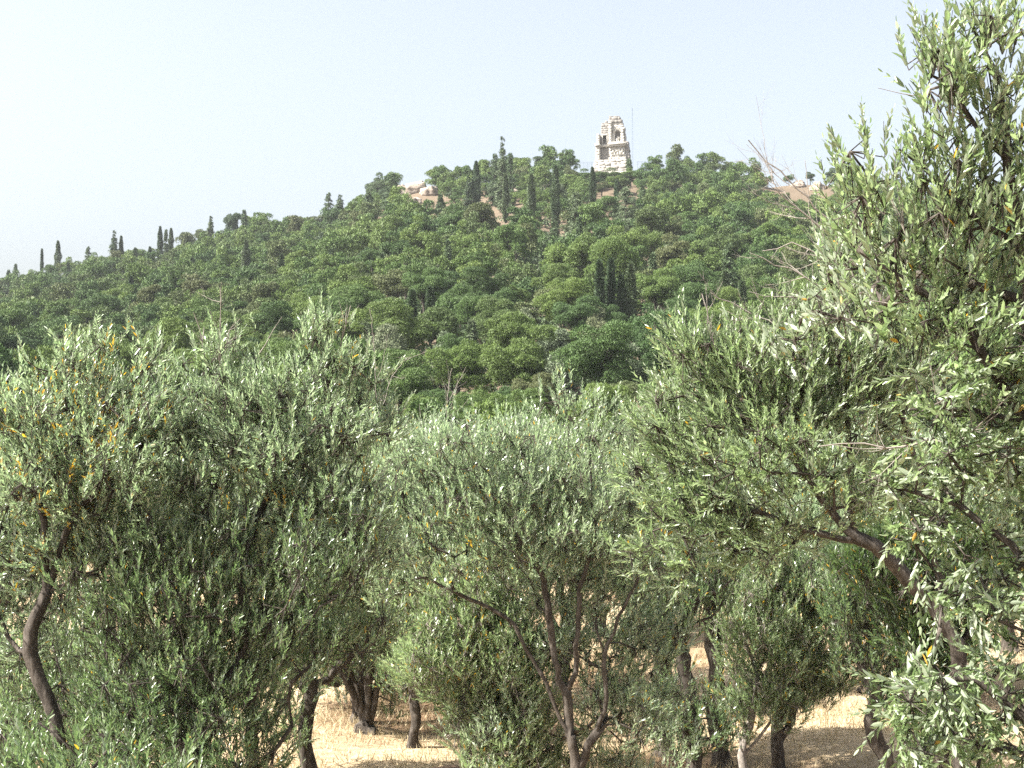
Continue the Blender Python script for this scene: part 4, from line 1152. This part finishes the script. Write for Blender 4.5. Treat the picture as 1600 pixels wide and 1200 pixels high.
T('olive_tree', 'grey olive with bare tips behind, between the left pair and the centre olive', 15.5,
  [[(735, 1215), (720, 1050), (690, 900), (650, 780)], [(690, 880), (610, 740)]],
  [(610, 695, 40, 45), (660, 700, 50, 45), (620, 770, 70, 70), (690, 740, 60, 60), (640, 850, 80, 60)], 118, 'olive_cool', False, 0.32, 18, 0.06, ry=1.0,
  dead=[([(612, 680), (600, 640), (590, 625)], 0.007, 2), ([(660, 680), (655, 630)], 0.006, 1), ([(640, 760), (600, 740), (570, 745)], 0.01, 2)])
T('olive_tree', 'silvery olive top in the second row left of the centre olive top', 16.0,
  [[(780, 1205), (775, 1000), (780, 800), (770, 720)]],
  [(760, 695, 60, 36), (700, 690, 30, 35), (830, 685, 36, 35), (780, 740, 90, 60)], 119, 'olive_cool', False, 0.32, 18, 0.06, ry=1.0)
T('olive_tree', 'olive of three dark stems in the second row behind the left pair', 19.0,
  [[(560, 1125), (560, 950), (556, 760), (550, 700)], [(560, 900), (572, 760), (576, 700)], [(558, 850), (545, 740)]],
  [(560, 665, 50, 35), (540, 800, 80, 70), (600, 820, 70, 60), (480, 780, 80, 60)], 120, 'olive_light', False, 0.38, 24, 0.1, ry=1.0)
T('bare_sapling', 'thin leafless sapling standing between the left pair and the centre olive', 11.0,
  [[(612, 1400), (605, 1000), (598, 700)]], [], 0) if False else None
rg2 = np.random.default_rng(77)
def bare(name, lab, depth, lines, cat='sapling'):
    b0 = at(*lines[0][0][0][:2], depth); b0[2] = ground_z(b0[0], b0[1])
    e = empty(name, b0, lab, cat)
    VV, FF, off = [], [], 0
    for k, (pl_, r0, dp) in enumerate(lines):
        pts = [at(p[0], p[1], depth) for p in pl_]
        if k == 0: pts = [b0] + pts
        off = dead_branch(pts, r0, dp, VV, FF, off, rg2)
    mobj('stem', mesh_np('stem', np.concatenate(VV) - b0, [np.concatenate(FF)], M['bark_grey'], smooth=True), e)
bare('bare_sapling', 'thin leafless sapling standing between the left pair and the centre olive', 24.0,
     [([(572, 1100), (596, 850), (600, 700), (587, 610), (585, 540), (578, 482)], 0.014, 0), ([(596, 640), (612, 590), (630, 565), (668, 548)], 0.007, 2), ([(587, 600), (600, 560), (606, 520)], 0.005, 1), ([(585, 540), (575, 520), (566, 512)], 0.004, 0)])
bare('bare_sapling', 'second leafless sapling, shorter, right of the taller one', 22.0,
     [([(700, 800), (697, 660), (700, 610), (706, 575)], 0.012, 1), ([(699, 630), (715, 600), (728, 575)], 0.006, 1), ([(700, 620), (690, 590)], 0.005, 0)])

# the right hand olives
T('olive_tree', 'right olive with a long limb leaning up to the left across the picture', 8.0,
  [[(1505, 1330), (1492, 1100), (1497, 1005), (1470, 965), (1430, 920), (1390, 872), (1340, 842), (1300, 800), (1268, 755), (1240, 715), (1190, 672), (1130, 642), (1080, 615)],
   [(1345, 845), (1290, 836), (1230, 818), (1150, 800), (1080, 803), (1020, 830)], [(1335, 835), (1332, 760), (1327, 700), (1320, 600), (1310, 540)], [(1240, 715), (1215, 640), (1180, 580), (1150, 540)], [(1497, 1005), (1460, 880), (1455, 780), (1420, 680), (1380, 600)]],
  [(1080, 570, 60, 50), (1150, 560, 70, 60), (1220, 560, 80, 70), (1060, 650, 60, 50), (1140, 640, 90, 60), (1240, 640, 90, 60), (1060, 740, 70, 50), (1150, 720, 70, 40, -0.3), (1210, 690, 60, 40, -0.5), (1270, 720, 50, 40, -0.5), (1330, 440, 50, 50), (1280, 470, 40, 50), (1390, 530, 60, 60), (1340, 780, 50, 30, -0.5), (1080, 810, 90, 50), (1170, 780, 70, 40, 0.3), (1180, 850, 70, 40),
   (1030, 870, 60, 40), (1300, 580, 80, 70), (1290, 500, 50, 50), (1390, 600, 80, 70), (1380, 720, 80, 60, 0.4), (1250, 820, 60, 30, 0.4), (1330, 650, 60, 40)],
  121, 'olive', True, 0.215, 14, 0.044, up=0.6, outw=1.1, yel=0.006, ry=0.8, leaf=0.78,
  dead=[([(1290, 560), (1200, 500), (1130, 470), (1105, 455)], 0.007, 2), ([(1130, 560), (1105, 520), (1098, 458)], 0.006, 2), ([(1140, 560), (1150, 500), (1148, 470)], 0.004, 1), ([(1070, 570), (1040, 540), (1020, 510)], 0.004, 1),
        ([(1400, 650), (1330, 420), (1290, 340), (1230, 280), (1172, 222)], 0.009, 3), ([(1330, 420), (1280, 400), (1240, 380), (1190, 392)], 0.006, 2), ([(1310, 470), (1240, 420), (1200, 410), (1170, 395)], 0.006, 2),
        ([(1380, 560), (1300, 470), (1260, 300), (1262, 250)], 0.006, 2), ([(1340, 460), (1260, 468), (1190, 462), (1170, 455)], 0.006, 2), ([(1360, 500), (1310, 380), (1255, 330), (1215, 300), (1205, 262)], 0.007, 3)])
T('olive_tree', 'nearest olive with large leaves filling the right edge of the picture', 5.2,
  [[(1800, 1700), (1730, 1300), (1680, 1000), (1640, 700), (1612, 520), (1590, 380), (1575, 250), (1560, 120), (1520, 40)], [(1640, 700), (1540, 560), (1470, 470), (1400, 430), (1340, 390)], [(1590, 380), (1500, 320), (1440, 260), (1400, 230)],
   [(1575, 250), (1520, 190), (1480, 130), (1440, 110)], [(1680, 1000), (1580, 850), (1500, 790), (1430, 770)], [(1730, 1300), (1600, 1120), (1520, 1060), (1440, 1060)], [(1640, 700), (1600, 660), (1520, 640), (1420, 640)]],
  [(1490, 80, 45, 70), (1560, 60, 60, 60), (1440, 140, 36, 40), (1560, 180, 70, 70), (1480, 210, 60, 50), (1350, 250, 44, 40), (1420, 270, 60, 50), (1520, 310, 90, 60), (1360, 330, 50, 50), (1430, 380, 80, 60), (1550, 430, 80, 80),
   (1480, 500, 80, 70), (1400, 480, 50, 50), (1560, 580, 80, 80), (1440, 620, 70, 60), (1520, 720, 100, 70), (1420, 740, 50, 40), (1470, 840, 80, 50), (1580, 860, 70, 80), (1520, 960, 70, 60), (1590, 1020, 70, 90), (1530, 1090, 90, 60),
   (1450, 1080, 60, 40), (1520, 1170, 110, 60), (1420, 1160, 50, 40), (1620, 300, 80, 120), (1640, 600, 80, 160), (1345, 350, 45, 40, 1.0), (1320, 410, 50, 45, 1.3), (1360, 460, 60, 50, 1.0), (1290, 470, 50, 45, 1.8), (1250, 520, 50, 40, 2.2)],
  122, 'olive', 2, 0.188, 9, 0.055, up=0.45, outw=1.3, yel=0.007, ry=0.9, leaf=0.86, shell=0.4, dead=[([(1600, 480), (1500, 475), (1360, 474)], 0.006, 0), ([(1560, 500), (1440, 430), (1400, 320), (1385, 300)], 0.005, 2), ([(1520, 190), (1440, 150), (1405, 148), (1372, 140)], 0.003, 0), ([(1600, 700), (1480, 690), (1280, 700)], 0.006, 2)])

# rows of the grove further back: three trees copied
def copy_tree(e, loc, rz, sc, label, group):
    c = e.copy(); COL.objects.link(c); c.location = [float(v) for v in loc]; c.rotation_euler = (0, 0, rz); c.scale = (sc, sc, sc * 1.0)
    c['label'] = label; c['group'] = group
    for ch in e.children:
        d = ch.copy(); COL.objects.link(d); d.parent = c
    return c
rg3 = np.random.default_rng(9)
spots = []
for _ in range(4000):
    y = rg3.uniform(20.5, 50); u = rg3.uniform(-0.38, 0.38)
    if all((x_ - u * y) ** 2 + (y_ - y) ** 2 > 3.9 ** 2 for x_, y_ in spots) and not (abs(u * y + 2.0) < 1.6 and y < 25): spots.append((u * y, y))
spots.sort(key=lambda s: s[1])
protos = []
for i, (x, y) in enumerate(spots[:40]):
    z = float(ground_z(x, y))
    side = 'at the left' if x / y < -0.12 else ('at the right' if x / y > 0.12 else 'in the middle')
    lab = 'olive in the back rows of the grove, %s, mostly hidden by nearer olives' % side
    grp = 'olives in the back rows, ' + side
    if i < 3:
        q = np.random.default_rng(300 + i)
        limbs = [[(x, y, z), (x + 0.1, y, z + 0.7), (x + 0.3, y + 0.1, z + 1.6), (x + 0.6, y, z + 2.4)], [(x + 0.1, y, z + 0.7), (x - 0.4, y + 0.2, z + 1.5), (x - 0.8, y, z + 2.3)], [(x + 0.1, y, z + 0.9), (x, y + 0.6, z + 2.0)]]
        bl = []
        for k in range(8):
            a = k * 0.785
            bl.append((x + 1.1 * math.cos(a), y + 1.1 * math.sin(a), z + q.uniform(1.9, 3.0), 0.8, 0.8, q.uniform(0.6, 0.9)))
        bl.append((x, y, z + 3.1, 0.9, 0.9, 0.7))
        protos.append(T('olive_tree', lab, y, limbs, bl, 300 + i, ('olive', 'olive_cool', 'olive_light')[i], False, 0.40, 22, 0.12, grp, world=True, leaf=1.25))
    else:
        copy_tree(protos[i % 3], (x, y, z), rg3.uniform(0, 6.28), rg3.uniform(0.85, 1.08), lab, grp)

# ------------------------------------------------------------------ air
m, nt, out = new_mat('haze')
pv = N(nt, 'ShaderNodeVolumePrincipled')
pv.inputs['Color'].default_value = (0.88, 0.94, 1.0, 1)
pv.inputs['Density'].default_value = 0.00015
nt.links.new(pv.outputs[0], out.inputs['Volume'])
vb, fb = box_mesh([(-6200, 6200, -3200, 9200, -2.5, 82)])
o = mobj('haze', mesh_np('haze', vb, [fb], m)); tag(o, 'thin pale summer haze over the grove and the hill', 'haze', kind='stuff')

# ------------------------------------------------------------------ dry grass
m, nt, out = new_mat('dry_grass')
a = N(nt, 'ShaderNodeAttribute', attribute_name='tint')
r = ramp(nt, [(0.0, (0.30, 0.235, 0.13)), (0.5, (0.45, 0.37, 0.23)), (1.0, (0.56, 0.48, 0.32))])
nt.links.new(a.outputs['Fac'], r.inputs[0])
p = N(nt, 'ShaderNodeBsdfPrincipled'); p.inputs['Roughness'].default_value = 0.7
nt.links.new(r.outputs[0], p.inputs['Base Color'])
t = N(nt, 'ShaderNodeBsdfTranslucent'); nt.links.new(r.outputs[0], t.inputs[0])
ms = N(nt, 'ShaderNodeMixShader'); ms.inputs[0].default_value = 0.3
nt.links.new(p.outputs[0], ms.inputs[1]); nt.links.new(t.outputs[0], ms.inputs[2]); nt.links.new(ms.outputs[0], out.inputs[0])
rg = np.random.default_rng(3)
n = 90000
y = np.concatenate((rg.uniform(12.5, 26, n), rg.uniform(26, 48, 30000))); x = rg.uniform(-0.42, 0.42, len(y)) * y
clump = np.sin(x * 2.1 + np.sin(y * 1.7) * 2) * np.sin(y * 2.6 + x) + rg.normal(0, 0.5, len(y))
k = clump > -0.3
x, y = x[k], y[k]; n = len(x)
z = ground_z(x, y)
P = np.stack([x, y, z - 0.01], 1)
h = rg.uniform(0.04, 0.15, n) * (1 + 0.6 * (np.sin(x * 0.9) * np.cos(y * 0.8) > 0.4))
d = np.stack([rg.normal(0, 0.5, n), rg.normal(0, 0.5, n), np.ones(n)], 1)
s = norm(np.cross(d, rg.normal(size=(n, 3)))) * 0.006
Vg = np.stack([P - s, P + s, P + norm(d) * h[:, None]], 1).reshape(-1, 3)
o = mobj('dry_grass', mesh_np('dry_grass', Vg, [np.arange(n * 3).reshape(-1, 3)], m, tint=rg.random(n)))
tag(o, 'dry straw coloured grass covering the floor of the olive grove', 'grass', kind='stuff')
